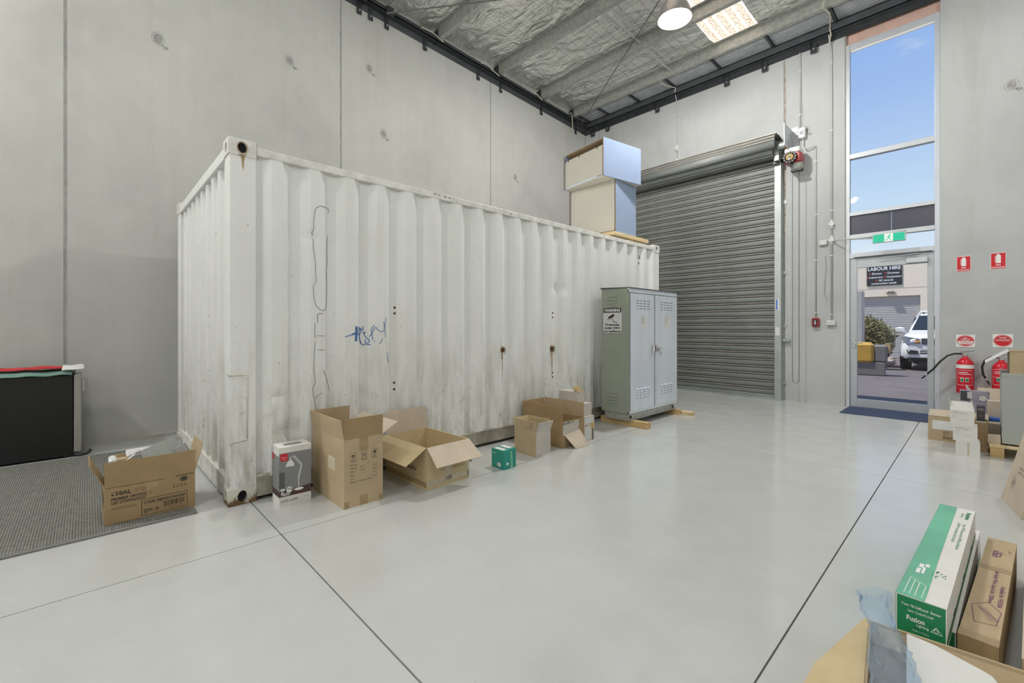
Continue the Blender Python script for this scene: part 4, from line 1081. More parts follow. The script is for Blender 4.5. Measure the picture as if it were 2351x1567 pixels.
# bolt holes, rusted lashing points and their runs
mb = MB(O)
for y, z in ((2.011, 1.432), (2.011, 1.38), (2.006, .755), (2.006, .697), (4.13, 1.432), (4.13, 1.378), (4.13, .70), (4.13, .647)):
    mb.cyl((side_x(y)-.01, y, z), (side_x(y)+.004, y, z), 0.011, n=10)
mb.build('bolt_hole', 'rust', ct, loose=True)
for y, z, s in ((3.298, 1.006, .9), (4.113, 0.994, 1.15)):
    X = side_x(y)
    c = MB(O).cyl((X-.01, y, z), (X+.012, y, z), 0.030*s, n=14).build('lashing_point', 'rust', ct)
    MB(O).tube([(X+.01, y-.02, z+.03), (X+.035, y, z+.035), (X+.03, y+.02, z+.0), (X+.02, y+.015, z-.045)], 0.007*s, 6).build('lashing_ring', 'rail_grime', c)
    mb = MB(O)
    ribbon(mb, [(y, z+.045), (y, z-.10)], .034*s, .0035); ribbon(mb, [(y+.004, z-.09), (y+.004, z-.20)], .016*s, .0035); ribbon(mb, [(y+.006, z-.18), (y+.006, z-.33)], .007*s, .0035)
    mb.build('rust_run', 'rust_streak', c)
f = Face((CX1-.003, 0, 0), (0, 1, 0), (0, 0, 1), .001, O)
for y, z in ((2.40, 2.530), (2.45, 2.527), (2.52, 2.523), (2.57, 2.525), (3.4, 2.51)): f.poly([(y, z), (y+.03, z-.004), (y+.035, z+.012), (y+.012, z+.02)])
f.mb.build('paint_chip', 'rust_mark', ct, loose=True)
f = Face((CX1-.006, 0, 0), (0, 1, 0), (0, 0, 1), .002, O); f.rect(6.13, 2.30, 6.17, 2.36); f.rect(6.11, 2.22, 6.15, 2.26); f.mb.build('old_decal', 'grey_print', ct, loose=True)

# ------------------------------------------------------------------ carcasses on top of the container
def carcass(name, label, loc, rz, W, D, H, t=0.018, top=True):
    o = thing(name, label, 'cabinet', loc, rz, group='white carcasses on the container')
    MB().box(0, t, 0, D, 0, H).build('side_board', 'melamine_sky_sheen', o); MB().box(W-t, W, 0, D, 0, H).build('side_board', 'melamine_sky_sheen', o)
    MB().box(t, W-t, 0.016, 0.022, 0.03, H if top else H-0.10).build('back_board', 'melamine', o)
    MB().box(t, W-t, 0.022, D, 0.0, t).build('base_board', 'melamine', o)
    return o
o = carcass('cabinet_carcass', 'lower cream open carcass with sky-tinted sides standing on the container roof', (-4.53, 5.60, 2.655), 0, 0.86, 0.56, 0.77)
MB().box(0.018, 0.842, 0.022, 0.548, 0.752, 0.77).build('top_board', 'melamine', o)
MB().box(0.842, 0.86, -0.0015, 0, 0, 0.77).box(0, 0.018, -0.0015, 0, 0, 0.77).build('edge_strip', 'chipboard', o)
MB().box(0.018, 0.842, -0.0015, 0, 0.0, 0.014).build('edge_strip', 'chipboard', o)
MB().box(0.018, 0.842, 0.024, 0.03, 0.018, 0.07).build('base_rail', 'chipboard', o)
o = carcass('cabinet_carcass', 'upper tilted open carcass balanced on the lower one', (-4.545, 5.475, 3.428), -9.6, 0.862, 0.80, 0.545, top=False)
MB().box(0.018, 0.844, 0.022, 0.13, 0.527, 0.545).build('front_rail', 'chipboard', o); MB().box(0.018, 0.844, 0.115, 0.13, 0.40, 0.527).build('inner_rail', 'chipboard', o)
MB().box(0.018, 0.844, 0.70, 0.788, 0.527, 0.545).build('rear_rail', 'melamine', o)
for x_ in (0.04, 0.10, 0.34, 0.72): MB().cyl((x_, 0.019, 0.415), (x_, 0.019, 0.455), 0.008, n=8).build('dowel', 'black_metal', o)
MB().box(0.0, 0.018, -0.002, 0, 0, 0.545).box(0.844, 0.862, -0.002, 0, 0, 0.545).build('edge_strip', 'chipboard', o)
# timber battens under the lower carcass
for i, (xa, xb, ya, yb, za, lab) in enumerate(((-4.55, -3.72, 5.50, 5.64, 2.552, 'pale timber batten under the front of the lower carcass'), (-4.55, -3.70, 6.0, 6.14, 2.552, 'pale timber batten under the rear of the lower carcass'))):
    MB((xa, ya, za)).box(xa, xb, ya, yb, za, za+0.05).build('timber_batten', 'timber_pale', label=lab, cat='timber', group='battens on the container roof', bevel=0.003).location = (xa, ya, za)
MB((-3.76, 5.5, 2.602)).box(-3.85, -3.645, 5.52, 6.50, 2.604, 2.653).build('timber_board', 'timber_pale', label='long pale timber board along the container edge under the carcass', cat='timber', bevel=0.003).location = (-3.76, 5.5, 2.602)
MB((-4.3, 5.5, 2.602)).box(-4.52, -4.35, 5.52, 6.25, 2.604, 2.653).build('timber_board', 'timber_pale', label='hidden pale board under the far side of the lower carcass', cat='timber', bevel=0.003).location = (-4.3, 5.5, 2.602)

# ------------------------------------------------------------------ grey electrical cabinet on timbers
ec = thing('electrical_cabinet', 'grey-green double-door steel electrical cabinet standing on timbers', 'cabinet', (-3.245, 5.56, 0.078))
ex0, ex1, ey0, ey1, ez = -0.195, 0.195, -0.64, 0.645, 1.685
MB().box(ex0, ex1, ey0, ey1, 0.085, ez-0.005).build('body', 'cabinet_grey', ec, bevel=0.004)
MB().box(ex0+0.04, ex1-0.005, ey0+0.02, ey1-0.02, 0.012, 0.085).box(ex0+.04, ex1+.012, ey0+.01, ey1-.02, 0.0, 0.012).build('plinth', 'galvanised', ec)
MB().hexa([(ex0-.01, ey0-.012, ez-.005), (ex1+.045, ey0-.012, ez-.012), (ex1+.045, ey1+.03, ez-.012), (ex0-.01, ey1+.03, ez-.005), (ex0-.01, ey0-.012, ez+.012), (ex1+.045, ey0-.012, ez-.004), (ex1+.045, ey1+.03, ez-.004), (ex0-.01, ey1+.03, ez+.012)]).build('roof_sheet', 'mid_steel', ec)
MB().box(ex1, ex1+.02, ey0, ey1, 1.62, ez-.012).box(ex1, ex1+.012, ey0, ey1, 0.085, 0.115).build('door_frame', 'cabinet_door_sky_sheen', ec, loose=True)
MB().box(ex1, ex1+.016, ey0, ey0+.022, 0.085, 1.65).build('door_jamb', 'cabinet_grey', ec); MB().box(ex1+.0005, ex1+.004, ey0+.022, ey0+.04, .11, 1.62).build('door_gap', 'hole_black', ec)
MB().box(ex1+.001, ex1+.006, -0.012, 0.012, .11, 1.63).build('door_gap', 'hole_black', ec)
for side, (a, c) in enumerate(((ey0+.038, -.012), (.014, ey1-.004))):
    d = MB().box(ex1+.004, ex1+.024, a, c, 0.118, 1.612).build('door', 'cabinet_door_sky_sheen', ec, bevel=0.003)
    for zb in (1.42, 0.27):
        mb = MB(); y0 = (a+c)/2-0.17
        for i in range(4):
            for j in range(4):
                yy0 = y0+i*.092; z = zb+j*.034
                mb.hexa([(ex1+.024, yy0, z), (ex1+.036, yy0+.008, z+.002), (ex1+.036, yy0+.057, z+.002), (ex1+.024, yy0+.065, z), (ex1+.024, yy0, z+.024), (ex1+.0245, yy0, z+.024), (ex1+.0245, yy0+.065, z+.024), (ex1+.024, yy0+.065, z+.024)])
        mb.build('louvre_bank', 'cabinet_door_sky_sheen', d)
        mb = MB()
        for i in range(4):
            for j in range(4): mb.box(ex1+.0241, ex1+.0275, y0+i*.092+.006, y0+i*.092+.059, zb+j*.034-.0045, zb+j*.034)
        mb.build('louvre_slots', 'black_metal', d)
    hy = -0.055 if side == 0 else 0.055
    h = MB().box(ex1+.024, ex1+.036, hy-.04, hy+.04, .85, .94).build('latch_plate', 'chrome', d)
    MB().cyl((ex1+.034, hy, .905), (ex1+.055, hy, .905), .014, n=12).tube([(ex1+.05, hy, .91), (ex1+.058, hy+(.035 if side else -.035), .91), (ex1+.055, hy+(.055 if side else -.05), .80)], .012, 6).build('handle', 'chrome', h, smooth=True)
    lb = Face((ex1+.024, (a+c)/2+.02, 1.28), (0, 1, 0), (0, 0, 1), .001)
    lb.rect(-.07, -.13, .07, .06); lb.build('paper_label', 'paper_white', d)
    lb = Face((ex1+.024, (a+c)/2+.02, 1.28), (0, 1, 0), (0, 0, 1), .0018)
    for j in range(6): lb.rect(-.055, .04-.018*j, random.uniform(.0, .055), .044-.018*j)
    lb.build('label_print', 'rust_mark' if side else 'grey_print', d)
for z in (1.50, .80, .19): MB().cyl((ex1+.012, ey0+.014, z-.05), (ex1+.012, ey0+.014, z+.05), .010, n=10).build('hinge', 'cabinet_grey', ec)
mb = MB()
for zb in (1.44, 0.20):
    for j in range(4):
        z = zb+j*.042; mb.hexa([(-.10, ey0-.012, z), (0.03, ey0-.012, z), (0.03, ey0, z), (-.10, ey0, z), (-.10, ey0-.001, z+.022), (0.03, ey0-.001, z+.022), (0.03, ey0, z+.022), (-.10, ey0, z+.022)])
mb.build('side_louvre', 'cabinet_grey', ec, loose=True)
MB().cyl((ex1+.012, ey0+.05, .045), (ex1+.02, ey0+.05, .045), .018, n=12).cyl((ex1+.012, ey1-.12, .045), (ex1+.02, ey1-.12, .045), .018, n=12).build('lifting_hole', 'hole_black', ec, loose=True)
# surveillance sign on the cabinet's side
t = thing('warning_sign', 'black and white WARNING surveillance sign on the grey cabinet', 'sign', (-3.27, 4.918, 1.34))
MB().box(-.148, .148, -.003, 0, -.165, .175).build('board', 'label_silver', t)
f = Face((0, -.003, 0), (1, 0, 0), (0, 0, 1)); f.rect(-.135, .105, .135, .165); f.frame(-.146, -.163, .146, .173, .004)
f.poly([(-.07, .045), (.005, .085), (.028, .055), (-.045, .022)]); f.poly([(.005, .09), (.03, .078), (.034, .06), (.012, .07)]); f.line([(-.01, .035), (.015, -.01), (.075, -.022)], .008); f.line([(-.075, .02), (-.05, .015)], .008)
f.text('Premises', 0, -.063, .028, .21, 'C', .035); f.text('under 24Hr', 0, -.105, .028, .24, 'C', .035); f.text('surveillance', 0, -.147, .026, .26, 'C', .035)
f.build('black_print', 'black_print', t)
f = Face((0, -.003, 0), (1, 0, 0), (0, 0, 1), .0016); f.text('WARNING', 0, .118, .034, .235, 'C', .035); f.build('heading', 'white_print', t)
# timbers
def timber(x0, x1, y0, y1, z0, z1, label, mat='timber'):
    c = ((x0+x1)/2, (y0+y1)/2, z0)
    MB(c).box(x0, x1, y0, y1, z0, z1).build('timber_bearer', mat, label=label, cat='timber', group='timber bearers under the cabinet', bevel=0.003).location = c
timber(-3.50, -2.815, 4.985, 5.075, 0, 0.076, 'timber bearer under the near end of the electrical cabinet')
timber(-3.50, -2.96, 6.135, 6.19, 0, 0.076, 'timber bearer with a knot under the far end of the electrical cabinet')
timber(-3.40, -2.80, 6.20, 6.28, 0, 0.050, 'low timber offcut beside the far bearer of the cabinet', 'timber_pale')
# ------------------------------------------------------------------ cartons
def carton(t, x0, x1, y0, y1, h, mat, flaps=None, th=0.005, closed=False, fmat=None):
    """walls and base as the body, every flap a part hinged at the rim. angle 0 = straight up, 90 = flat outward"""
    mb = MB()
    if closed: mb.box(x0, x1, y0, y1, 0, h)
    else:
        mb.box(x0, x1, y0, y1, 0, th)
        mb.box(x0, x1, y0, y0+th, th, h); mb.box(x0, x1, y1-th, y1, th, h)
        mb.box(x0, x0+th, y0+th, y1-th, th, h); mb.box(x1-th, x1, y0+th, y1-th, th, h)
    body = mb.build('body', mat, t)
    out = {'body': body}
    for s, fl in (flaps or {}).items():
        L, ang = fl[0], math.radians(fl[1]); ins = fl[2] if len(fl) > 2 else 0.0
        n = {'+x': Vector((1, 0, 0)), '-x': Vector((-1, 0, 0)), '+y': Vector((0, 1, 0)), '-y': Vector((0, -1, 0))}[s]
        a, c = {'+x': ((x1, y0), (x1, y1)), '-x': ((x0, y1), (x0, y0)), '+y': ((x1, y1), (x0, y1)), '-y': ((x0, y0), (x1, y0))}[s]
        a = Vector((*a, h)); c = Vector((*c, h)); e = (c-a).normalized()
        d = n*math.sin(ang)+Vector((0, 0, 1))*math.cos(ang)
        nn = (n*math.cos(ang)-Vector((0, 0, 1))*math.sin(ang))*th      # outer side
        a0 = a+e*.002; c0 = c-e*.002; a1 = a+e*ins+d*L; c1 = c-e*ins+d*L
        m = fmat.get(s, mat) if fmat else mat
        out[s] = MB().hexa([a0-nn, c0-nn, c0, a0, a1-nn, c1-nn, c1, a1]).build('flap', m, t)
    return out

# ---- downlight carton with fittings, on the woven mat
t = thing('open_carton', 'brown LED downlight carton full of light fittings on the woven mat', 'carton', (-3.93, 0.312, 0.010), 0.5)
hx, hy, H = 0.155, 0.235, 0.237
c = carton(t, -hx, hx, -hy, hy, H, 'kraft_brown', {'+x': (.155, 3), '-x': (.15, 165), '+y': (.20, 14), '-y': (.165, 24)}, fmat={'+y': 'kraft_tan'})
f = Face((hx, -hy, 0), (0, 1, 0), (0, 0, 1))
f.poly([(.035, .178), (.05, .178), (.035, .196)]); f.poly([(.054, .178), (.066, .178), (.066, .198), (.058, .198)]); f.line([(.035, .200), (.066, .203)], .003)
f.text('SAL', .070, .178, .023, .062, 'L', .045); f.text('LIGHTING', .145, .197, .006, .055); f.text('INNOVATORS', .147, .187, .006, .06); f.text('EST 1989', .147, .178, .005, .05)
f.text('PREMIER S9074TC', .034, .147, .017, .175, 'L', .03); f.text('LED DOWNLIGHT', .034, .124, .017, .168, 'L', .03)
f.text('INNER / OUTER / MADE FOR INDOOR USE', .036, .098, .005, .11); f.text('READ INSTRUCTIONS BEFORE FITTING', .036, .088, .005, .12)
f.frame(.18, .012, .425, .120, .003)
f.text('CODE: S9074TC/WH/DP', .192, .086, .018, .222, 'L', .03); f.text('QTY: 10', .192, .030, .021, .078, 'L', .035)
f.barcode(.297, .046, .41, .078); f.text('9 311892 716458', .29, .034, .007, .11); f.text('MADE IN CHINA', .33, .021, .006, .08)
f.ring(.405, .205, .022, .018, .004, 20); f.disc(.405, .205, .016, .012, 18)
for i, x_ in enumerate((.345, .366, .387, .408)): f.rect(x_, .156, x_+.012, .159); f.line([(x_+.002, .162), (x_+.006, .176), (x_+.010, .162)], .002)
f.rect(.225, .150, .228, .165)
f.build('carton_print', 'brown_print', t)
f = Face((hx, -hy, 0), (0, 1, 0), (0, 0, 1), .0007); f.line([(.01, H-.006), (.30, H-.010)], .003); f.line([(.36, H-.006), (.46, H-.006)], .005); f.build('torn_edge', 'brown_print', t)
MB().box(hx, hx+.0006, -.03, .03, H-.06, H).build('tape', 'packing_tape', t, loose=True)
MB().box(-.05, .10, -hy-.001, -hy, .10, .18).build('side_label', 'brown_print', t)
fl = c['-y']
# fittings in the carton, each a thing of its own
def fit(name, label, cat, mb, mat, loc, rot=(0, 0, 0), **k):
    o = mb.build(name, mat, label=label, cat=cat, group='light fittings in the downlight carton', **k); o.location = loc; o.rotation_euler = rot; return o
bx_, by_, bz_ = -3.93, 0.312, 0.012
fit('panel_fitting', 'grey flat panel fitting leaning up out of the downlight carton', 'light fitting', MB().box(-.006, .006, -.10, .10, -.09, .09), 'filing_grey', (bx_+.02, by_+.07, bz_+.355), (math.radians(20), math.radians(-20), math.radians(6)))
fit('white_sleeve', 'crumpled white plastic sleeve lying across the downlight carton', 'packaging', MB().cham(-.03, .03, -.12, .12, -.012, .012, .008), 'plastic_white', (bx_-.07, by_+.00, bz_+.385), (0, math.radians(40), math.radians(4)))
fit('white_sleeve', 'short white sleeve standing at the left of the downlight carton', 'packaging', MB().cham(-.045, .045, -.02, .02, -.06, .06, .008), 'plastic_white', (bx_+.03, by_-.19, bz_+.335), (0, math.radians(8), 0))
fit('grey_tray', 'grey metal tray lying in the downlight carton', 'light fitting', MB().box(-.07, .07, -.17, .17, -.004, .004), 'filing_grey', (bx_+.06, by_-.01, bz_+.30), (0, math.radians(-8), 0))
fit('brass_fitting', 'folded brown card insert in the downlight carton', 'packaging', MB().box(-.04, .04, -.05, .05, -.05, .05).box(-.045, -.04, -.055, .055, .0, .07), 'kraft_tan', (bx_-.06, by_-.135, bz_+.31), (0, 0, math.radians(12)))
fit('metal_plate', 'dull metal plate at the back right of the downlight carton', 'light fitting', MB().box(-.004, .004, -.06, .06, -.05, .05), 'galvanised', (bx_-.11, by_+.13, bz_+.375), (0, math.radians(-15), 0))
fit('metal_bracket', 'small pale bracket with a hole at the right of the downlight carton', 'bracket', MB().box(-.004, .004, -.035, .035, -.05, .05).box(-.03, .004, .03, .036, -.05, .05), 'aluminium', (bx_+.02, by_+.185, bz_+.36), (math.radians(25), 0, math.radians(10)))
o = fit('toggle_arm', 'chrome swivel arm with ball ends sticking out of the downlight carton', 'light fitting', MB().tube([(0, -.05, -.03), (0, .03, .04)], .007, 8).ball((0, .035, .045), .014).ball((0, -.055, -.035), .012).ball((.02, .05, -.01), .015), 'chrome', (bx_+.09, by_-.10, bz_+.375), smooth=True)

# ---- desk lamp box
t = thing('lamp_box', 'tall boxed desk lamp with a printed photo of a lamp', 'box', (-3.45, 1.080, 0), -1.0)
hx, hy, H = 0.08, 0.107, 0.408
MB().box(-hx, hx, -hy, hy, 0, H).build('body', 'carton_white', t)
f = Face((hx, -hy, 0), (0, 1, 0), (0, 0, 1), .0006); f.rect(0, .062, 2*hy, H-.040); f.build('grey_field', 'lamp_box_grey', t)
f = Face((0-hx, -hy, 0), (1, 0, 0), (0, 0, 1), .0006); f.rect(0, .10, 2*hx, H-.06); f.build('grey_field', 'lamp_box_grey', t)
f = Face((hx, -hy, 0), (0, 1, 0), (0, 0, 1), .0012); f.poly([(0, .062), (2*hy, .062), (2*hy, .118), (0, .100)]); f.build('brown_field', 'lamp_box_brown', t)
f = Face((-hx, -hy, 0), (1, 0, 0), (0, 0, 1), .0012); f.rect(0, .062, 2*hx, .105); f.build('brown_field', 'lamp_box_brown', t)
f = Face((hx, -hy, 0), (0, 1, 0), (0, 0, 1), .0018); f.rect(.008, H-.095, .055, H-.045); f.build('red_logo', 'red_print', t)
f = Face((-hx, -hy, 0), (1, 0, 0), (0, 0, 1), .0018); f.rect(.0, H-.10, .04, H-.055); f.build('red_logo', 'red_print', t)
f = Face((hx, -hy, 0), (0, 1, 0), (0, 0, 1), .0014); f.rect(.0, .125, .036, .235); f.build('printed_screen', 'lamp_box_screen', t)
f = Face((hx, -hy, 0), (0, 1, 0), (0, 0, 1), .0026)
f.text('verve', .014, H-.073, .010, .034); f.text('design', .022, H-.085, .006, .02)
f.poly([(.040, .270), (.100, .268), (.098, .285), (.088, .305), (.078, .312), (.076, .335), (.070, .335), (.068, .312), (.052, .300)])
f.line([(.084, .332), (.098, .340), (.150, .270), (.148, .262)], .0045); f.line([(.092, .330), (.143, .266)], .003); f.line([(.148, .262), (.128, .160), (.130, .110)], .005); f.line([(.142, .26), (.120, .17)], .0025)
f.disc(.130, .098, .032, .010, 24); f.disc(.064, .118, .014, .012); f.rect(.048, .088, .080, .120); f.ring(.083, .105, .010, .012, .003); f.rect(.010, .105, .036, .118); f.rect(.012, .088, .030, .096)
f.text('Hector', .012, .070, .022, .062, 'L', .02)
f.build('white_print', 'white_print', t)
f = Face((hx, -hy, 0), (0, 1, 0), (0, 0, 1), .0026); f.text('DESK LAMP', .010, .022, .018, .112); f.rect(.056, .125, .058, .19); f.rect(.061, .125, .063, .185); f.rect(.052, .30, .054, .285); f.text('6 W LED', .16, .03, .006, .035); f.build('grey_lettering', 'grey_print', t)
f = Face((-hx, -hy, H), (0, 1, 0), (-1, 0, 0), .0006); f.o = Vector((hx, -hy, H)); f.rect(.05, .05, .17, .11); f.build('top_print', 'lamp_box_grey', t)
MB().box(-hx, hx, hy-.03, hy+.0006, H, H+.0008).build('top_tab', 'carton_white', t)

# ---- tall shipping carton (58 x 28.5 x 47)
t = thing('open_carton', 'tall brown shipping carton with upright flaps and handling symbols', 'carton', (-3.295, 1.42, 0), 0.5)
hx, hy, H = 0.285, 0.145, 0.475
carton(t, -hx, hx, -hy, hy, H, 'kraft_tan', {'+x': (.145, 2), '-y': (.14, 10, .0), '+y': (.145, 62), '-x': (.14, -6)}, fmat={'+y': 'kraft_pale', '+x': 'kraft_brown'})
f = Face((hx, -hy, 0), (0, 1, 0), (0, 0, 1), .0008)
for i, x_ in enumerate((.045, .125, .205)):
    f.frame(x_, .315, x_+.042, .378, .0018); f.rect(x_+.006, .321, x_+.036, .324)
f.poly([(.05, .352), (.066, .366), (.082, .352)]); f.line([(.066, .352), (.066, .334)], .003); f.poly([(.066, .332), (.058, .338), (.074, .338)])
for x_ in (.138, .153): f.line([(x_, .335), (x_, .355)], .004); f.poly([(x_-.005, .353), (x_+.005, .353), (x_, .365)])
f.poly([(.215, .368), (.238, .368), (.234, .350), (.226, .345), (.219, .350)]); f.line([(.226, .345), (.226, .334)], .003); f.line([(.216, .333), (.236, .333)], .003)
for i, (s, v) in enumerate((('PO No.', ''), ('ITEM No.', 'D 3'), ('QTY', '2 4'), ('N.W.', ''), ('G.W.', ''), ('MEAS.', '58x28.5x47.5'))):
    f.text(s, .045, .288-.024*i, .011, .05 if len(s) > 4 else .03)
    if v: f.text(v, .12 if i < 5 else .108, .290-.024*i, .013 if i < 5 else .010, .03 if i < 5 else .095)
for i, s in enumerate(('PCS', 'KGL', 'KGS', 'CM')): f.text(s, .212, .262-.026*i, .010, .03)
f.build('carton_print', 'brown_print', t)
MB().box(hx, hx+.0007, -.032, .032, H-.09, H+.001).box(hx, hx+.0007, -.03, .03, 0, .07).box(hx, hx+.0007, -hy, -hy+.035, .0, .05).box(hx, hx+.0007, hy-.03, hy, .0, .04).build('tape', 'packing_tape', t, loose=True)
MB().box(.02, .13, -hy-.0008, -hy, .235, .325).build('paper_label', 'paper_cream', t)
f = Face((-hx, -hy, 0), (1, 0, 0), (0, 0, 1), .0014)
for j in range(5): f.rect(hx+.03, .25+j*.014, hx+.12, .252+j*.014)
f.build('label_print', 'grey_print', t)

# ---- wide open carton
t = thing('open_carton', 'wide low carton with all flaps folded open', 'carton', (-3.235, 2.088, 0), 1.5)
hx, hy, H = 0.305, 0.21, 0.325
c = carton(t, -hx, hx, -hy, hy, H, 'kraft_yellow', {'+x': (.195, 127, -.015), '-x': (.20, 4), '-y': (.215, 118, -.01), '+y': (.20, 172)}, fmat={'+x': 'kraft_pale', '-x': 'kraft_pale', '-y': 'kraft_yellow'})
f = Face((hx, -hy, 0), (0, 1, 0), (0, 0, 1), .0008)
f.text('Gross Weight  8.4 kg', .12, .165, .012, .20); f.text('Net Weight  7.6 kg', .135, .145, .012, .17); f.text('Carton Size 62x42x33.5 cm', .13, .125, .012, .24)
f.build('carton_print', 'brown_print', t)
f = Face((-hx, -hy, 0), (1, 0, 0), (0, 0, 1), .0008); f.text('.COM.AU', .22, .125, .032, .25, 'L', .02); f.build('side_print', 'black_print', t)
MB().box(hx, hx+.0008, -hy, hy, .03, .07).box(hx, hx+.0008, -.03, .03, .04, .16).box(hx, hx+.0008, hy-.02, hy, .03, .25).build('tape', 'clear_tape', t, loose=True)
MB().box(-hx, hx, -hy-.0008, -hy, .02, .06).build('tape', 'packing_tape', t, loose=True)

# ---- two small green boxes
t = thing('small_box', 'small green box with white top nearer the wide carton', 'box', (-2.96, 2.688, 0), group='pair of small green boxes')
MB().box(-.083, .083, -.036, .036, 0, .165).build('body', 'green_carton', t)
f = Face((-.083, -.036, .165), (0, 1, 0), (-1, 0, 0), .0006); f.o = Vector((.083, -.036, .165)); f.rect(.008, .03, .064, .15); f.build('top_label', 'paper_white', t)
f = Face((-.083, -.036, 0), (1, 0, 0), (0, 0, 1), .0006); f.text('cabac', .012, .125, .012, .05); f.disc(.10, .035, .022, .02, 16); f.rect(.06, .03, .13, .034); f.build('white_print', 'white_print', t)
f = Face((.083, -.036, 0), (0, 1, 0), (0, 0, 1), .0006); f.poly([(.03, .03), (.06, .045), (.03, .065)]); f.build('white_mark', 'white_print', t)
t = thing('small_box', 'small green box with a torn strip beside its twin', 'box', (-2.965, 2.765, 0), group='pair of small green boxes')
MB().box(-.08, .08, -.038, .038, 0, .168).build('body', 'green_carton', t)
f = Face((.08, -.038, .168), (0, 1, 0), (-1, 0, 0), .0006); f.rect(.010, .03, .066, .15); f.build('top_label', 'paper_white', t)
f = Face((.08, -.038, 0), (0, 1, 0), (0, 0, 1), .0006); f.line([(.02, .02), (.02, .10), (.035, .13), (.06, .13), (.06, .09)], .002); f.build('seam_line', 'black_print', t)
MB().hexa([(.083, -.048, .02), (.113, -.03, .0), (.113, -.028, .0), (.083, -.046, .02), (.082, -.034, .15), (.084, -.016, .15), (.084, -.014, .15), (.082, -.032, .15)]).build('torn_strip', 'green_pale', t)

# ---- small carton
t = thing('open_carton', 'small tan carton with upright flaps and faint lettering', 'carton', (-3.098, 3.241, 0), 0.5)
hx, hy, H = 0.148, 0.106, 0.235
carton(t, -hx, hx, -hy, hy, H, 'kraft_tan', {'-y': (.105, 3, -.003), '+x': (.105, 22), '-x': (.105, 12), '+y': (.105, -3)}, fmat={'+x': 'carton_grey', '-x': 'kraft_yellow', '+y': 'kraft_yellow'})
f = Face((hx, -hy, 0), (0, 1, 0), (0, 0, 1), .0007); f.rect(0, .001, 2*hy, H-.001); f.build('front_facing', 'carton_grey', t)
f = Face((-hx, -hy-.0065, H), (1, 0, 0), (0, 0, 1), .0012)
for j, (s, w) in enumerate((('LED LAMP', .05), ('GU10 5W', .05), ('QTY: 50', .04), ('CTN NO: 7', .07), ('DO NOT CRUSH', .11))): f.text(s, .26, .085-.015*j, .007, w, 'R')
f.build('flap_print', 'brown_print', t)

# ---- large cut-open carton with a hanging flap
t = thing('open_carton', 'large brown carton with one front flap hanging to the floor', 'carton', (-3.26, 3.745, 0), 1.0)
hx, hy, H = 0.285, 0.185, 0.275
c = carton(t, -hx, hx, -hy, hy, H, 'kraft_brown', {'-y': (.155, 6, .004), '-x': (.15, 8), '+y': (.16, -1)}, fmat={'+y': 'kraft_tan', '-x': 'kraft_brown'})
f = Face((hx, -hy, 0), (0, 1, 0), (0, 0, 1), .0009); f.rect(.0, .13, 2*hy-.10, H-.01); f.build('front_facing', 'carton_grey', t)
MB().hexa([(hx, -.16, .13), (hx+.10, -.10, .0), (hx+.10, .13, .0), (hx, .10, .155), (hx+.004, -.16, .134), (hx+.104, -.10, .004), (hx+.104, .13, .004), (hx+.004, .10, .159)]).build('flap', 'kraft_pale', t)
f = Face((hx, -hy, 0), (0, 1, 0), (0, 0, 1), .0016); f.poly([(.0, H-.012), (.06, H-.02), (.10, H-.006), (.13, H-.022), (.19, H-.012), (.19, H-.028), (.0, H-.035)]); f.build('torn_edge', 'grey_print', t)
MB().box(-hx+.02, -hx+.10, -hy+.012, -hy+.016, H-.06, H+.06).build('tape_tag', 'yellow_plastic', t)

# ---- stack of cartons by the large carton
def plain_box(name, label, cat, loc, rz, w, d, h, mat, group=None):
    t = thing(name, label, cat, loc, rz, group=group)
    MB().box(-w/2, w/2, -d/2, d/2, 0, h).build('body', mat, t)
    return t
G = 'cartons stacked beside the large carton'
t = plain_box('taped_carton', 'pale taped carton with a yellow sticker at the bottom of the stack', 'carton', (-3.13, 4.03, 0), 0, .30, .185, .268, 'carton_grey', G)
f = Face((.15, -.0925, 0), (0, 1, 0), (0, 0, 1), .0008); f.rect(.02, .02, .12, .16); f.rect(.015, .195, .16, .255); f.build('label', 'label_silver', t)
f = Face((.15, -.0925, 0), (0, 1, 0), (0, 0, 1), .0016); f.rect(.125, .13, .165, .195); f.build('yellow_sticker', 'yellow_plastic', t)
f = Face((.15, -.0925, 0), (0, 1, 0), (0, 0, 1), .0008); f.rect(.145, .0, .165, .13); f.rect(.02, .17, .05, .178); f.build('dark_tape', 'brown_print', t)
t = plain_box('closed_carton', 'plain grey-white carton in the middle of the small stack', 'carton', (-3.16, 4.025, .268), 0, .30, .175, .140, 'carton_grey', G)
t = plain_box('closed_carton', 'top carton of the small stack with one flap standing up', 'carton', (-3.21, 4.005, .408), 2, .26, .13, .125, 'carton_grey', G)
MB().hexa([(.10, -.06, .125), (.13, -.06, .125), (.13, .06, .125), (.10, .06, .125), (.05, -.06, .18), (.053, -.06, .182), (.053, .06, .182), (.05, .06, .18)]).build('flap', 'kraft_brown', t)
f = Face((.13, -.065, 0), (0, 1, 0), (0, 0, 1), .0008); f.rect(.015, .105, .03, .112); f.rect(.015, .117, .05, .120); f.build('torn_mark', 'brown_print', t)

# ------------------------------------------------------------------ woven mat, bar fridge, cloths
t = thing('floor_mat', 'grey woven floor mat with a bound edge', 'mat', (-4.8, -1.2, 0))
O = Vector(t.location)
MB(O).box(-5.98, -3.66, -3.2, 0.515, 0, 0.008).build('weave', 'mat_weave', t)
MB(O).box(-3.662, -3.632, -3.2, 0.54, 0, 0.010).box(-5.98, -3.662, 0.513, 0.54, 0, 0.010).build('edge_binding', 'mat_binding', t, loose=True)

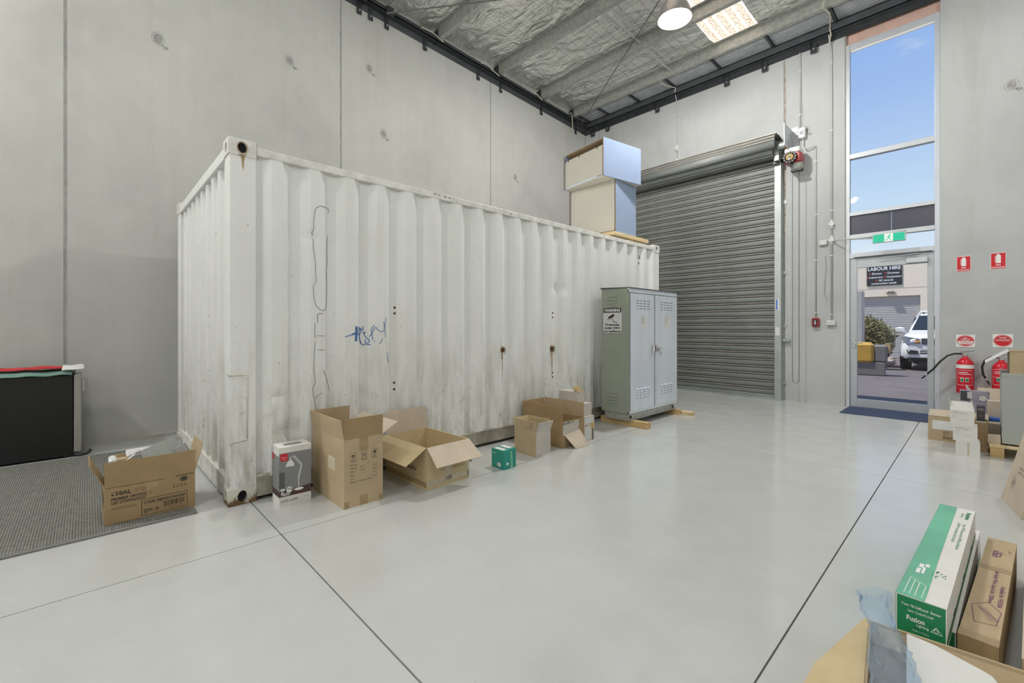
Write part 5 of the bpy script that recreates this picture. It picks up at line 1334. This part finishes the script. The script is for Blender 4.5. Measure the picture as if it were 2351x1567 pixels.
t = thing('bar_fridge', 'black bar fridge with a silver door edge', 'fridge', (-6.29, -0.36, 0), 0)
O = Vector(t.location)
MB(O).box(-6.475, -6.05, -0.66, -0.095, 0.02, 0.795).build('body', 'fridge_black', t, bevel=0.006)
MB(O).box(-6.475, -6.048, -0.090, -0.036, 0.05, 0.80).build('door', 'fridge_silver', t, bevel=0.008)
MB(O).box(-6.475, -6.044, -0.67, -0.08, 0.795, 0.815).build('top_panel', 'fridge_black', t, bevel=0.004)
MB(O).box(-6.11, -6.05, -0.034, -0.010, 0.62, 0.74).build('door_handle', 'fridge_silver', t, bevel=0.006)
MB(O).tube([(-6.07, -.10, .03), (-6.06, -.05, .012), (-6.06, .0, .02), (-6.05, .03, .05)], 0.016, 6).build('kick_plate', 'black_rubber', t, smooth=True)
for yy in (-.6, -.15): MB(O).cyl((-6.09, yy, 0), (-6.09, yy, .022), .02, n=10).cyl((-6.45, yy, 0), (-6.45, yy, .022), .02, n=10).build('foot', 'black_rubber', t, loose=True)
def cloth(name, label, mat, x0, x1, y0, y1, z, droop, seed, h=0.014, col='cloths on the bar fridge'):
    def fn(u, w):
        x = x0+(x1-x0)*u; y = y0+(y1-y0)*w
        q = z+h*(0.6+0.8*mnoise.noise(Vector((x*9, y*9, seed))))
        over = max(0, x+6.035)
        q -= droop*over*1.0
        return (x+0.01*mnoise.noise(Vector((y*6, seed, 0))), y+0.012*mnoise.noise(Vector((x*7, seed, 3))), q)
    o = MB().grid(26, 26, fn).build(name, mat, smooth=True, solid=0.007, label=label, cat='cloth', group=col)
cloth('folded_cloth', 'grey-green folded cloth on the bar fridge, at the bottom of the pile', 'cloth_green', -6.45, -5.995, -0.66, -0.10, 0.828, 0.9, 1)
cloth('folded_cloth', 'red folded cloth draped along the front edge of the bar fridge top', 'cloth_red', -6.30, -6.025, -0.72, -0.15, 0.862, 1.0, 5, 0.012)
cloth('folded_cloth', 'white plastic bag on the right corner of the bar fridge top', 'cloth_white', -6.30, -5.99, -0.17, -0.02, 0.850, 0.4, 9, 0.03)
# ------------------------------------------------------------------ stack by the fire extinguishers
t = thing('closed_carton', 'wide brown carton with a white label left of the white box stack', 'carton', (-0.16, 7.04, 0), 0)
MB().box(-.232, .232, -.215, .215, 0, .268).build('body', 'kraft_tan', t)
MB().hexa([(-.232, -.215, .27), (.232, -.215, .27), (.232, .1, .30), (-.232, .1, .30), (-.232, -.215, .275), (.232, -.215, .275), (.232, .1, .305), (-.232, .1, .305)]).build('lid_flap', 'kraft_pale', t)
f = Face((-.232, -.215, 0), (1, 0, 0), (0, 0, 1), .0008); f.rect(.035, .125, .235, .225); f.build('paper_label', 'paper_white', t)
f = Face((-.232, -.215, 0), (1, 0, 0), (0, 0, 1), .0008); f.text("Q'TY.", .12, .09, .018, .05, 'L', .02); f.text('N.W.', .12, .065, .015, .03, 'L', .02); f.text('MADE IN CHINA', .12, .035, .018, .16, 'L', .02); f.rect(.11, .025, .28, .028); f.build('carton_print', 'brown_print', t)
def white_box(loc, rz, w, h, label, txt, d=0.20):
    t = thing('small_carton', label, 'carton', loc, rz, group='stack of white electrical cartons')
    MB().box(-w/2, w/2, -d/2, d/2, 0, h).build('body', 'carton_white', t)
    f = Face((-w/2, -d/2, 0), (1, 0, 0), (0, 0, 1), .0008)
    if txt:
        f.text('CHARLIE', .012, h-.030, .009, .048, 'L', .02); f.text('Dimmable LED', w*.42, h-.028, .006, .05); f.text('240V AC 50Hz', w*.42, h-.042, .005, .035); f.text('Downlight Kit White', w*.42, h-.095, .005, .055)
        for j in range(3): f.rect(.014, h-.050-.012*j, .014+random.uniform(.02, .04), h-.0485-.012*j)
        f.build('carton_print', 'grey_print', t)
    else:
        f.rect(w*.47, .01, w*.56, h-.01); f.build('tape', 'clear_tape', t)
    return t
white_box((-.076, 6.29, 0), 2, .165, .145, 'bottom white carton of the three stacked by the extinguishers', False)
white_box((-.092, 6.29, .145), 0, .168, .150, 'middle white carton of the three stacked by the extinguishers', True)
t = white_box((-.112, 6.29, .295), 0, .166, .148, 'top white carton of the stack with its flaps open', True)
MB().hexa([(-.083, -.10, .148), (.083, -.10, .148), (.083, -.096, .148), (-.083, -.096, .148), (-.079, -.07, .23), (.068, -.07, .23), (.068, -.066, .23), (-.079, -.066, .23)]).build('flap', 'carton_white', t)
MB().hexa([(-.083, -.095, .148), (-.080, -.095, .148), (-.080, .08, .148), (-.083, .08, .148), (-.095, -.09, .26), (-.092, -.09, .26), (-.092, .05, .22), (-.095, .05, .22)]).build('flap', 'carton_white', t)
MB().hexa([(.080, -.095, .148), (.083, -.095, .148), (.083, .08, .148), (.080, .08, .148), (.060, -.09, .25), (.063, -.09, .25), (.07, .05, .23), (.067, .05, .23)]).build('flap', 'carton_white', t)
# dark and purple device boxes behind
t = plain_box('device_box', 'dark and lilac printed device box standing above the white cartons', 'box', (-.035, 7.50, .40), 4, .235, .14, .115, 'box_purple')
f = Face((-.1175, -.07, 0), (1, 0, 0), (0, 0, 1), .0008); f.rect(0, 0, .075, .115); f.build('dark_end', 'box_black', t)
f = Face((-.1175, -.07, 0), (1, 0, 0), (0, 0, 1), .0015); f.rect(.055, .03, .095, .105); f.disc(.18, .04, .036, .036, 20); f.text('OUTDOOR', .11, .092, .008, .06); f.build('pale_print', 'label_silver', t)
f = Face((-.1175, -.07, 0), (1, 0, 0), (0, 0, 1), .0022); f.poly([(.205, .115), (.235, .115), (.235, .07), (.22, .09)]); f.ring(.18, .04, .036, .036, .004); f.build('dark_print', 'grey_print', t)
t = plain_box('device_box', 'lilac device box under the dark printed one', 'box', (.01, 7.50, .265), 0, .20, .14, .133, 'box_purple')
t = plain_box('closed_carton', 'plain brown carton supporting the device boxes', 'carton', (-.09, 7.50, 0), 0, .30, .20, .263, 'kraft_brown')
t = plain_box('device_box', 'small black box wedged beside the top white carton', 'box', (.015, 6.64, .30), 0, .06, .12, .15, 'box_black')
f = Face((-.03, -.06, 0), (1, 0, 0), (0, 0, 1), .0008); f.rect(.01, .11, .05, .13); f.rect(.015, .05, .04, .056); f.build('pale_print', 'grey_print', t)
t = plain_box('closed_carton', 'narrow brown carton right behind the white carton stack', 'carton', (.008, 6.62, 0), 0, .11, .26, .30, 'kraft_brown')
f = Face((-.055, -.13, .30), (1, 0, 0), (0, 1, 0), .0008); f.rect(.03, .015, .10, .06); f.build('top_label', 'paper_white', t)
MB((.12, 6.9, .40)).tube([(-.185, 6.36, .449), (-.12, 6.33, .449), (-.04, 6.37, .449)], .006, 6).build('black_cable', 'black_rubber', label='short black cable lying on the top white carton', cat='cable').location = (.12, 6.9, .40)
# pallet with boards, then filing cabinet on it
pl = thing('timber_pallet', 'timber pallet under the grey filing cabinet', 'pallet', (.55, 6.72, 0))
O = Vector(pl.location)
for yy in (6.34, 6.72, 7.10):
    for xx in (.075, .50, .93): MB(O).box(xx, xx+.095, yy, yy+.095, 0, .098).build('block', 'timber', pl, bevel=.003)
for yy in (6.33, 6.55, 6.80, 7.10): MB(O).box(.07, 1.03, yy, yy+.10, .098, .118).build('deck_board', 'timber_pale', pl)
for xx in (.075, .50, .93): MB(O).box(xx, xx+.095, 6.435, 7.10, .078, .098).build('stringer', 'timber', pl)
fc = thing('filing_cabinet', 'plain grey-green metal filing cabinet on the pallet', 'cabinet', (.39, 6.70, .118))
O = Vector(fc.location)
MB(O).box(.155, .62, 6.39, 7.01, .135, .808).build('body', 'filing_grey', fc, bevel=.004)
MB(O).box(.175, .60, 6.41, 6.99, .118, .136).build('base', 'black_metal', fc)
MB(O).box(.153, .622, 6.388, 7.012, .785, .812).build('top_panel', 'filing_grey', fc, bevel=.004)
for k in range(2):
    d = MB(O).box(.619, .636, 6.41, 6.99, .16+k*.31, .45+k*.31).build('drawer', 'filing_grey', fc, bevel=.003); MB(O).box(.636, .65, 6.64, 6.76, .36+k*.31, .38+k*.31).build('drawer_handle', 'chrome', d)
t = thing('open_carton', 'brown carton sitting on top of the filing cabinet', 'carton', (.39, 6.66, .812), 0)
carton(t, -.185, .19, -.27, .24, .215, 'kraft_tan', {'-x': (.20, 128)}, fmat={'-x': 'plastic_white'})
f = Face((-.185, -.27, 0), (1, 0, 0), (0, 0, 1), .0008); f.disc(.15, .10, .03, .028, 14); f.build('torn_hole', 'brown_print', t)
MB().box(-.186, .19, -.271, .24, .205, .217).build('rim_tape', 'packing_tape', t)
# small boxes between the pallet and the wall
t = thing('open_carton', 'pale brown carton with a raised lid left of the filing cabinet', 'carton', (.13, 7.86, 0), 0)
carton(t, -.14, .20, -.19, .19, .36, 'kraft_tan', {'+y': (.15, 20), '-x': (.20, 30), '-y': (.12, 175)}, fmat={'-x': 'plastic_white', '+y': 'kraft_pale'})
t = plain_box('closed_carton', 'small tan carton on the pallet corner beside the filing cabinet', 'carton', (.105, 6.47, .118), 0, .085, .13, .075, 'kraft_pale')
t = plain_box('closed_carton', 'tan carton behind the pallet corner', 'carton', (.11, 6.78, .118), 0, .085, .16, .15, 'kraft_pale')
t = plain_box('closed_carton', 'upright pale carton behind the filing cabinet edge', 'carton', (.13, 7.30, .0), 0, .13, .16, .44, 'kraft_pale')
t = plain_box('wrapped_pack', 'blue plastic-wrapped pack behind the pallet', 'packet', (.128, 7.135, .118), 0, .10, .12, .15, 'box_purple')
MB().box(-.052, .052, -.062, .062, .125, .155).build('blue_cap', 'tape_blue', t); MB().box(-.051, .051, -.0612, -.060, .085, .11).build('dark_band', 'box_black', t)

# ------------------------------------------------------------------ flat carton leaning at the right edge
t = thing('flat_carton', 'large flat brown carton leaning at the right edge of the picture', 'carton', (.40, 4.62, 0))
a = Vector((.113, 4.88, 0)); b = Vector((.188, 4.406, 0)); up = Vector((.225-.113, 0, .494)).normalized()
O = Vector(t.location)
u2 = up*0.86
MB(O).slab(a, b, b+u2, a+u2, .085).build('body', 'kraft_pale', t)
n = (b-a).normalized()
f = Face(a, b-a, up, .001, O)
if f.n.x > 0: f.n = -f.n
f.ring(.14, .16, .035, .045, .004, 20); f.disc(.14, .16, .014, .02, 12); f.rect(.15, .36, .20, .41); f.text('MADE IN CHINA', .16, .24, .014, .14); f.text('FRAGILE', .16, .27, .016, .12)
f.build('carton_print', 'grey_print', t)

t = plain_box('closed_carton', 'brown carton out of frame that props up the leaning flat carton', 'carton', (.56, 4.63, 0), 0, .40, .50, .60, 'kraft_tan')
MB().box(-.03, .03, -.251, .251, .5995, .601).build('tape', 'packing_tape', t)
# ------------------------------------------------------------------ foreground boxes on the right
def batten_box(loc, rz, label, W=.133, D=1.24, Hh=.145, printed=True):
    t = thing('batten_box', label, 'box', loc, rz, group='green and white batten light boxes')
    MB().box(-W/2, W/2, -D/2, D/2, 0, Hh).build('body', 'carton_white', t)
    f = Face((-W/2, -D/2, 0), (1, 0, 0), (0, 0, 1), .0008); f.rect(.003, .003, W-.003, Hh-.003); f.build('green_end', 'green_print', t)
    f = Face((-W/2, -D/2, 0), (1, 0, 0), (0, 0, 1), .0014)
    f.text('Twin T8 Diffused  Batten', W*.5, Hh*.76, .0085, W*.78, 'C', .015); f.text('Item Code:FL1240', W*.5, Hh*.64, .0075, W*.5, 'C', .015)
    f.text('Fuzion', W*.22, Hh*.43, .0165, W*.36, 'L', .03); f.text('Lighting', W*.42, Hh*.34, .009, W*.24, 'L', .015); f.text('Made in China', W*.5, Hh*.20, .0055, W*.33, 'C')
    f.line([(W*.70, Hh*.33), (W*.80, Hh*.47), (W*.92, Hh*.33), (W*.70, Hh*.33)], .0018); f.ring(W*.80, Hh*.385, .006, .006, .0018, 14); f.build('end_print', 'white_print', t)
    f = Face((W/2, -D/2, 0), (0, 1, 0), (0, 0, 1), .0008); f.rect(0, .012, D, .036); f.build('side_stripe', 'green_print', t)
    f = Face((-W/2, D/2, 0), (0, -1, 0), (0, 0, 1), .0008); f.rect(0, 0, D, Hh); f.build('green_side', 'green_pale', t)
    for yy in (-.42, -.05, .32):
        MB().box(W/2, W/2+.001, yy, yy+.06, .036, .044).build('hand_slot', 'black_print', t)
        MB().box(-W/2-.001, -W/2, yy, yy+.06, Hh-.03, Hh-.018).build('hand_slot', 'black_print', t)
    if printed:
        f = Face((-W/2, -D/2, Hh), (1, 0, 0), (0, 1, 0), .0008)
        lft = [(0, 0), (0, D)]; cur = [(W*(.58-.03*math.sin(i/12*3.1)-.08*(i/12)**2), D*i/12) for i in range(13)]
        for (x0, y0), (x1, y1) in zip(cur, cur[1:]): f.poly([(0, y0), (x0, y0), (x1, y1), (0, y1)])
        f.build('top_green', 'green_pale', t)
        f = Face((-W/2, -D/2, Hh), (1, 0, 0), (0, 1, 0), .0015)
        f.line([(W*.14, .02), (W*.14, .17), (W*.50, .13), (W*.50, .02)], .0022); f.line([(W*.25, .02), (W*.25, .16)], .0022); f.line([(W*.36, .02), (W*.36, .145)], .0022)
        f.rect(W*.18, .23, W*.27, .28); f.rect(W*.20, .29, W*.30, .33); f.rect(W*.30, .235, W*.36, .30); f.rect(W*.33, .31, W*.42, .34)
        f.build('white_drawing', 'white_print', t)
        f = Face((-W/2, -D/2, Hh), (0, -1, 0), (1, 0, 0), .0015); f.o = Vector((-W/2, D/2, Hh))
        f.text('Fuzion', .06, W*.80, .016, .12, 'L', .03); f.build('brand_lettering', 'green_print', t); f = Face((-W/2, D/2, Hh), (0, -1, 0), (1, 0, 0), .0015); f.text('Lighting', .09, W*.68, .010, .07)
        f.text('Twin T8 Fluorescent Diffused Batten', .26, W*.80, .011, .38); f.text("2x36W complete with lamps'", .26, W*.66, .011, .30)
        f.build('green_lettering', 'green_print', t)
        f = Face((-W/2, D/2, Hh), (0, -1, 0), (1, 0, 0), .0015)
        for k in range(16):
            qx, qy = .93+random.uniform(0, .08), W*(.50+random.uniform(0, .3)); f.rect(qx, qy, qx+random.uniform(.004, .012), qy+.003)
        f.build('ink_spatter', 'green_print', t, kind='stuff')
    return t
# rz turns the length along Y; the boxes point slightly right of Y
batten_box((-.092, 2.90, 0), -2.9, 'lower green and white batten light box on the floor', printed=False)
batten_box((-.110, 2.745, .145), -2.9, 'upper green and white batten light box on top of its twin')
# wire guard carton
t = thing('long_carton', 'long brown carton with purple wire guard print', 'carton', (.040, 2.785, 0), -4.3)
W, D, Hh = .098, 1.135, .175
MB().box(-W/2, W/2, -D/2, D/2, 0, Hh).build('body', 'kraft_tan', t)
f = Face((-W/2, D/2, Hh), (0, -1, 0), (1, 0, 0), .0008)
f.text('Wide Body Wire Guard kit 1200mm', .42, W*.52, .013, .38, 'L', .01); f.text('Suitable for WEDBA', .60, W*.78, .013, .22, 'L', .01); f.text('ROBUS', .18, W*.30, .018, .09, 'L', .03); f.text('lighting', .19, W*.52, .010, .07); f.text('QTY 1', .14, W*.78, .009, .04)
f.line([(.86, W*.12), (.80, W*.55), (.86, W*.92), (.98, W*.85), (1.0, W*.30), (.86, W*.12)], .002); f.line([(.86, W*.30), (.94, W*.90)], .002)
for k in range(10): f.line([(.87+k*.009, W*(.30+.035*k)), (.855+k*.010, W*(.55+.035*k))], .0016)
f.build('purple_print', 'purple_print', t)
MB().box(-W/2-.0008, W/2+.0008, -D/2-.0008, -D/2+.05, Hh-.06, Hh+.001).box(-W/2-.0008, W/2+.0008, .12, .17, Hh-.03, Hh+.001).build('tape', 'packing_tape', t, loose=True)
# long tray carton at the frame edge
t = thing('long_carton', 'long open-topped brown carton at the very right edge', 'carton', (.205, 2.72, 0), -3.2)
carton(t, -.078, .12, -.56, .56, .19, 'kraft_tan', {}, th=.012)
MB().box(-.079, -.060, -.56, .56, .19, .193).build('rim_fold', 'kraft_pale', t)

# foreground open carton with foam and a plastic bag
t = thing('open_carton', 'big open carton in the bottom right corner holding foam', 'carton', (.02, 1.80, 0), 6.0)
x0, x1, y0, y1, H = -.267, .36, -.55, .269, .20
c = carton(t, x0, x1, y0, y1, H, 'kraft_tan', {'+y': (.07, -150, .01)}, th=.007)
MB().add([(x0, y1-.002, H), (x0, y0, H), (x0-.16, y0+.02, H-.03), (x0-.142, y1-.46, H-.03), (x0-.125, y1-.34, H-.025), (x0-.012, y1-.004, H-.002)], [(0, 1, 2, 3, 4, 5)]).build('flap', 'kraft_yellow', t, solid=.005)
MB().hexa([(.14, .06, H-.03), (.35, .03, H-.03), (.35, .035, H-.03), (.14, .065, H-.03), (.15, -.08, H-.01), (.35, -.12, H-.0), (.35, -.115, H-.0), (.15, -.075, H-.01)]).build('inner_flap', 'kraft_pale', t)
o = thing('foam_block', 'white polystyrene slab lying in the corner carton', 'foam', (-.05, 1.80, .012))
rim = [(-.172, 2.040), (-.098, 2.03), (-.026, 2.00), (.010, 1.985), (.031, 1.972), (.041, 1.945), (.037, 1.92), (.044, 1.89), (.036, 1.85), (.043, 1.80), (.04, 1.5), (-.12, 1.5), (-.15, 1.78)]
MB(o.location).prism([(a, b, 0) for a, b in rim], (0, 0, .10), (0, 0, .203)).build('slab', 'polystyrene', o, bevel=.006)
# crumpled clear bag standing out of the carton corner
def bag(u, w):
    path = [(-.258, 2.02, .315), (-.250, 2.0, .285), (-.236, 1.965, .255), (-.216, 1.93, .242), (-.208, 1.87, .240), (-.188, 1.77, .238), (-.165, 1.68, .232), (-.14, 1.58, .225)]
    wid = [.058, .054, .046, .042, .056, .066, .070, .068]
    s = w*(len(path)-1); i = min(int(s), len(path)-2); q = s-i
    c = Vector(path[i]).lerp(Vector(path[i+1]), q); R = wid[i]*(1-q)+wid[i+1]*q
    a = 2*math.pi*u
    thick = .25+.35*min(1, w*2)
    d = Vector((.69, .72, 0))*(math.cos(a)*R)+Vector((-.3, .3, .9))*(math.sin(a)*R*thick)
    k = abs(mnoise.noise(Vector((math.cos(a)*1.8, math.sin(a)*1.8, w*6))))+.35*abs(mnoise.noise(Vector((math.cos(a)*3, math.sin(a)*3, w*9))))
    j = mnoise.noise(Vector((w*8, 4, 0)))*.012
    return c+d*(1.15-.6*k)+Vector((.69*j, .72*j, .5*abs(j)))
m_ = MB((-.2, 1.9, .1)); m_.grid(48, 90, bag); o = m_.build('plastic_bag', 'clear_plastic', smooth=True, label='crumpled clear blue plastic bag spilling over the corner carton', cat='bag'); o.location = (-.2, 1.9, .1)
# ------------------------------------------------------------------ outside, through the glass
ZG = -0.05
MB().box(-40, 40, YF+0.2, 60, ZG-.3, ZG).build('ground', 'asphalt', kind='structure', label='grey asphalt driveway outside the door', cat='ground')
MB().box(-1.47, -.38, YF+.03, YF+.22, -.3, -.004).build('threshold', 'kerb', kind='structure', label='concrete threshold under the glass door', cat='threshold')
t = thing('kerb_island', 'low concrete kerb around the garden bed outside', 'kerb', (-4.2, 18.8, ZG))
MB().box(-4.0, 2.05, -2.2, -1.95, 0, .14).build('kerb_edge', 'kerb', t, bevel=.02); MB().box(1.85, 2.10, -1.95, 2.6, 0, .14).build('kerb_edge', 'kerb', t, bevel=.02)
MB().box(-4.0, 1.85, -1.95, 5.0, 0, .10).build('mulch_bed', 'mulch', t)
bd = thing('warehouse_building', 'cream warehouse across the driveway with a grey roller door', 'building', (-2.0, 25.0, ZG))
MB().box(-14, -7.5, 0, .4, 0, 4.25).box(-7.5, .33, 0, .4, 2.66, 4.25).box(.33, 14, 0, .4, 0, 4.25).box(-14, 14, .4, 8, 0, 4.15).build('wall', 'cream_wall', bd)
mb = MB(); pts = []
z = 0
while z < 2.66:
    pts += [(0.14, z), (0.12, z+.02), (0.12, z+.055), (0.14, z+.075)]; z += .075
mb.strip([(.33, y, z) for y, z in pts], [(-7.5, y, z) for y, z in pts]); mb.build('roller_door', 'far_shutter', bd)
for x in (-10, .9, 6): MB().box(x-.008, x+.008, -.004, 0, 0, 4.25).build('wall_joint', 'kerb', bd)
MB().box(-14, 14, -.003, 0, 2.98, 3.0).build('wall_line', 'kerb', bd)
MB().box(-.75, -.45, -.12, 0, 2.78, 2.82).ball((-.55, -.10, 2.84), .05, 8).ball((-.66, -.1, 2.84), .04, 8).build('flood_light', 'grey_plastic', bd)
t = thing('hire_sign', 'black LABOUR HIRE sign on the cream warehouse', 'sign', (-2.83, 24.985, 3.52))
MB().box(-.59, .59, -.02, 0, -.44, .42).build('board', 'far_sign', t)
f = Face((0, -.02, 0), (1, 0, 0), (0, 0, 1), .003)
f.text('LABOUR HIRE', 0, .23, .14, 1.10, 'C', .03); f.text('Riggers', -.40, .05, .085, .33, 'L', .02); f.text('Dogman', .12, .05, .085, .38, 'L', .02)
f.text('Labourers', -.50, -.11, .085, .45, 'L', .02); f.text('Carpenters', .08, -.11, .085, .49, 'L', .02); f.text('All general', -.18, -.25, .085, .48, 'L', .02); f.text('construction needs', -.43, -.38, .085, .84, 'L', .02)
f.build('white_lettering', 'white_print', t)
f = Face((0, -.02, 0), (1, 0, 0), (0, 0, 1), .003)
for x, y in ((-.47, .09), (.05, .09), (-.555, -.07), (.02, -.07), (-.25, -.21)): f.disc(x, y, .035, .035, 10)
f.build('red_dots', 'sign_red', t)

# ---- white utility truck facing the door
ut = thing('utility_truck', 'white pickup truck parked outside facing the door', 'truck', (-.78, 18.05, ZG), 0)
def hull(rings, name, mat, **k):
    mb = MB(); n = len(rings[0])
    for r in rings: mb.add(r, [])
    mb.f = [(j*n+i, j*n+(i+1) % n, (j+1)*n+(i+1) % n, (j+1)*n+i) for j in range(len(rings)-1) for i in range(n)]
    mb.f += [tuple(range(n-1, -1, -1)), tuple(range((len(rings)-1)*n, len(rings)*n))]
    return mb.build(name, mat, ut, smooth=True, auto=35, **k)
def ring(y, w, z0, z1, r=.08, wt=None):
    wt = w if wt is None else wt
    return [(-w+r, y, z0), (w-r, y, z0), (w, y, z0+r), (w, y, (z0+z1)/2), (wt, y, z1-r), (wt-r*1.4, y, z1), (-wt+r*1.4, y, z1), (-wt, y, z1-r), (-w, y, (z0+z1)/2), (-w, y, z0+r)]
hull([ring(0, .70, .42, .98, .08, .62), ring(.10, .84, .36, 1.04, .08, .74), ring(.35, .91, .34, 1.10, .08, .84), ring(1.35, .92, .34, 1.17, .08, .88), ring(1.6, .92, .34, 1.18, .08, .9), ring(3.2, .92, .34, 1.18, .08, .9), ring(5.1, .91, .40, 1.16, .08, .9)], 'body', 'car_white')
hull([ring(1.25, .80, 1.10, 1.19, .03, .78), ring(1.95, .77, 1.10, 1.72, .05, .62), ring(2.2, .76, 1.10, 1.77, .06, .60), ring(3.0, .76, 1.10, 1.77, .06, .60), ring(3.4, .76, 1.10, 1.2, .03, .74)], 'cabin', 'car_white')
MB().add([(-.72, 1.30, 1.21), (.72, 1.30, 1.21), (.58, 1.90, 1.69), (-.58, 1.90, 1.69)], [(0, 1, 2, 3)]).build('windscreen', 'car_glass', ut, solid=.03)
for s in (-1, 1):
    MB().add([(s*.795, 1.65, 1.2), (s*.77, 3.1, 1.2), (s*.665, 2.95, 1.68), (s*.69, 2.1, 1.66)], [(0, 1, 2, 3)]).build('side_window', 'car_glass', ut, solid=.02)
    MB().add([(s*.42, -.02, .84), (s*.72, .0, .80), (s*.90, .24, .97), (s*.80, .12, 1.04), (s*.46, -.01, .965)], [(0, 1, 2, 3, 4)] if s > 0 else [(4, 3, 2, 1, 0)]).build('headlamp', 'car_lamp', ut, solid=.03)
    MB().add([(s*.44, -.04, .86), (s*.55, -.035, .85), (s*.53, -.03, .91), (s*.44, -.035, .92)], [(0, 1, 2, 3)]).build('indicator', 'car_amber', ut, solid=.02)
    MB().add([(s*.48, -.02, .50), (s*.70, .0, .50), (s*.74, .03, .64), (s*.48, -.02, .61)], [(0, 1, 2, 3)]).build('fog_lamp_recess', 'car_black', ut, solid=.03)
    MB().cham(s*1.03-.12, s*1.03+.12, 1.45, 1.57, 1.14, 1.33, .04).tube([(s*.88, 1.55, 1.18), (s*.98, 1.52, 1.19)], .03, 6).build('wing_mirror', 'car_white', ut)
    for yy in (.85, 3.95):
        w_ = MB().lathe([(.22, -.11), (.34, -.10), (.365, -.06), (.365, .06), (.34, .10), (.22, .11)], (s*.80, yy, .365), 28, axis='X').build('wheel', 'car_black', ut, smooth=True)
        MB().cyl((s*.80-s*.05, yy, .365), (s*.80+s*.105, yy, .365), .225, n=20).build('wheel_rim', 'car_lamp', w_)
    MB().lathe([(.40, -.03), (.44, -.03), (.44, .06), (.40, .06)], (s*.90, .85, .40), 28, axis='X').build('wheel_arch', 'car_black', ut)
MB().box(-.40, .40, -.015, .05, .80, .985).build('grille', 'car_black', ut, bevel=.02)
for z in (.835, .885, .935): MB().box(-.37, .37, -.025, .0, z, z+.018).build('grille_bar', 'chrome', ut)
MB().box(-.45, .45, .0, .08, .50, .66).build('lower_intake', 'car_black', ut, bevel=.02)
for z in (.55, .60): MB().box(-.45, .45, -.012, .02, z, z+.02).build('intake_bar', 'car_white', ut)
MB().box(-.70, .70, .05, .5, .26, .42).build('skid_plate', 'car_black', ut)
MB().tube([(-.80, 3.7, 1.15), (-.78, 3.35, 1.60), (-.62, 3.2, 1.86), (.62, 3.2, 1.86), (.78, 3.35, 1.60), (.80, 3.7, 1.15)], .04, 8).build('sports_bar', 'car_white', ut, smooth=True)
for x in (-.5, 0, .5): MB().tube([(x, 2.1, 1.80), (x, 2.9, 1.80)], .02, 6).build('roof_rail', 'car_black', ut)

# ---- shrub, barrier and pillar
sh = thing('shrub', 'brown-green bushy shrub in the bed outside', 'shrub', (-2.55, 19.3, ZG+.10))
mb = MB(); rnd = random.Random(3)
for k in range(5200):
    a = rnd.uniform(0, 6.283); v_ = rnd.uniform(-.75, 1); q = rnd.random()**.35
    r = math.sqrt(max(0, 1-v_*v_)); s = 1+.25*mnoise.noise(Vector((math.cos(a)*2, math.sin(a)*2, v_*2)))
    c = Vector((.66*q*r*math.cos(a)*s, .6*q*r*math.sin(a)*s, .78+.80*q*v_*s))
    d = Vector((rnd.gauss(0, 1), rnd.gauss(0, 1), rnd.gauss(0, 1))).normalized(); e = d.orthogonal().normalized()
    L = rnd.uniform(.04, .075)
    mb.add([c-d*L, c+e*L*.3, c+d*L, c-e*L*.3], [(0, 1, 2, 3)])
mb.build('foliage', 'leaf', sh, kind='stuff')
for k in range(7):
    a = k*.9; MB().tube([(0.04*math.cos(a), .04*math.sin(a), 0), (.2*math.cos(a), .2*math.sin(a), .5), (.42*math.cos(a), .4*math.sin(a), 1.1)], [.025, .018, .008], 6).build('stem', 'bark', sh)
t = thing('barrier_block', 'yellow and grey plastic barrier block beside the bed', 'barrier', (-2.08, 15.6, ZG), 8)
MB().cham(-.42, .10, -.25, .25, .34, .90, .07).build('yellow_cover', 'yellow_plastic', t)
MB().cham(-.34, .34, -.2, .2, 0, .38, .03).cham(.08, .38, -.2, .2, .36, .84, .05).build('base', 'grey_plastic', t)
MB().box(.34, .44, -.1, .1, .62, .88).build('buffer', 'timber', t)
t = thing('service_pillar', 'plain grey service pillar seen at the left of the door glass', 'pillar', (-2.82, 17.6, ZG+.10))
MB().box(-.5, .33, -.2, .2, 0, 2.35).build('casing', 'grey_pillar', t, bevel=.02); MB().box(-.2, -.08, -.215, -.2, 1.0, 1.3).build('meter_plate', 'label_silver', t)
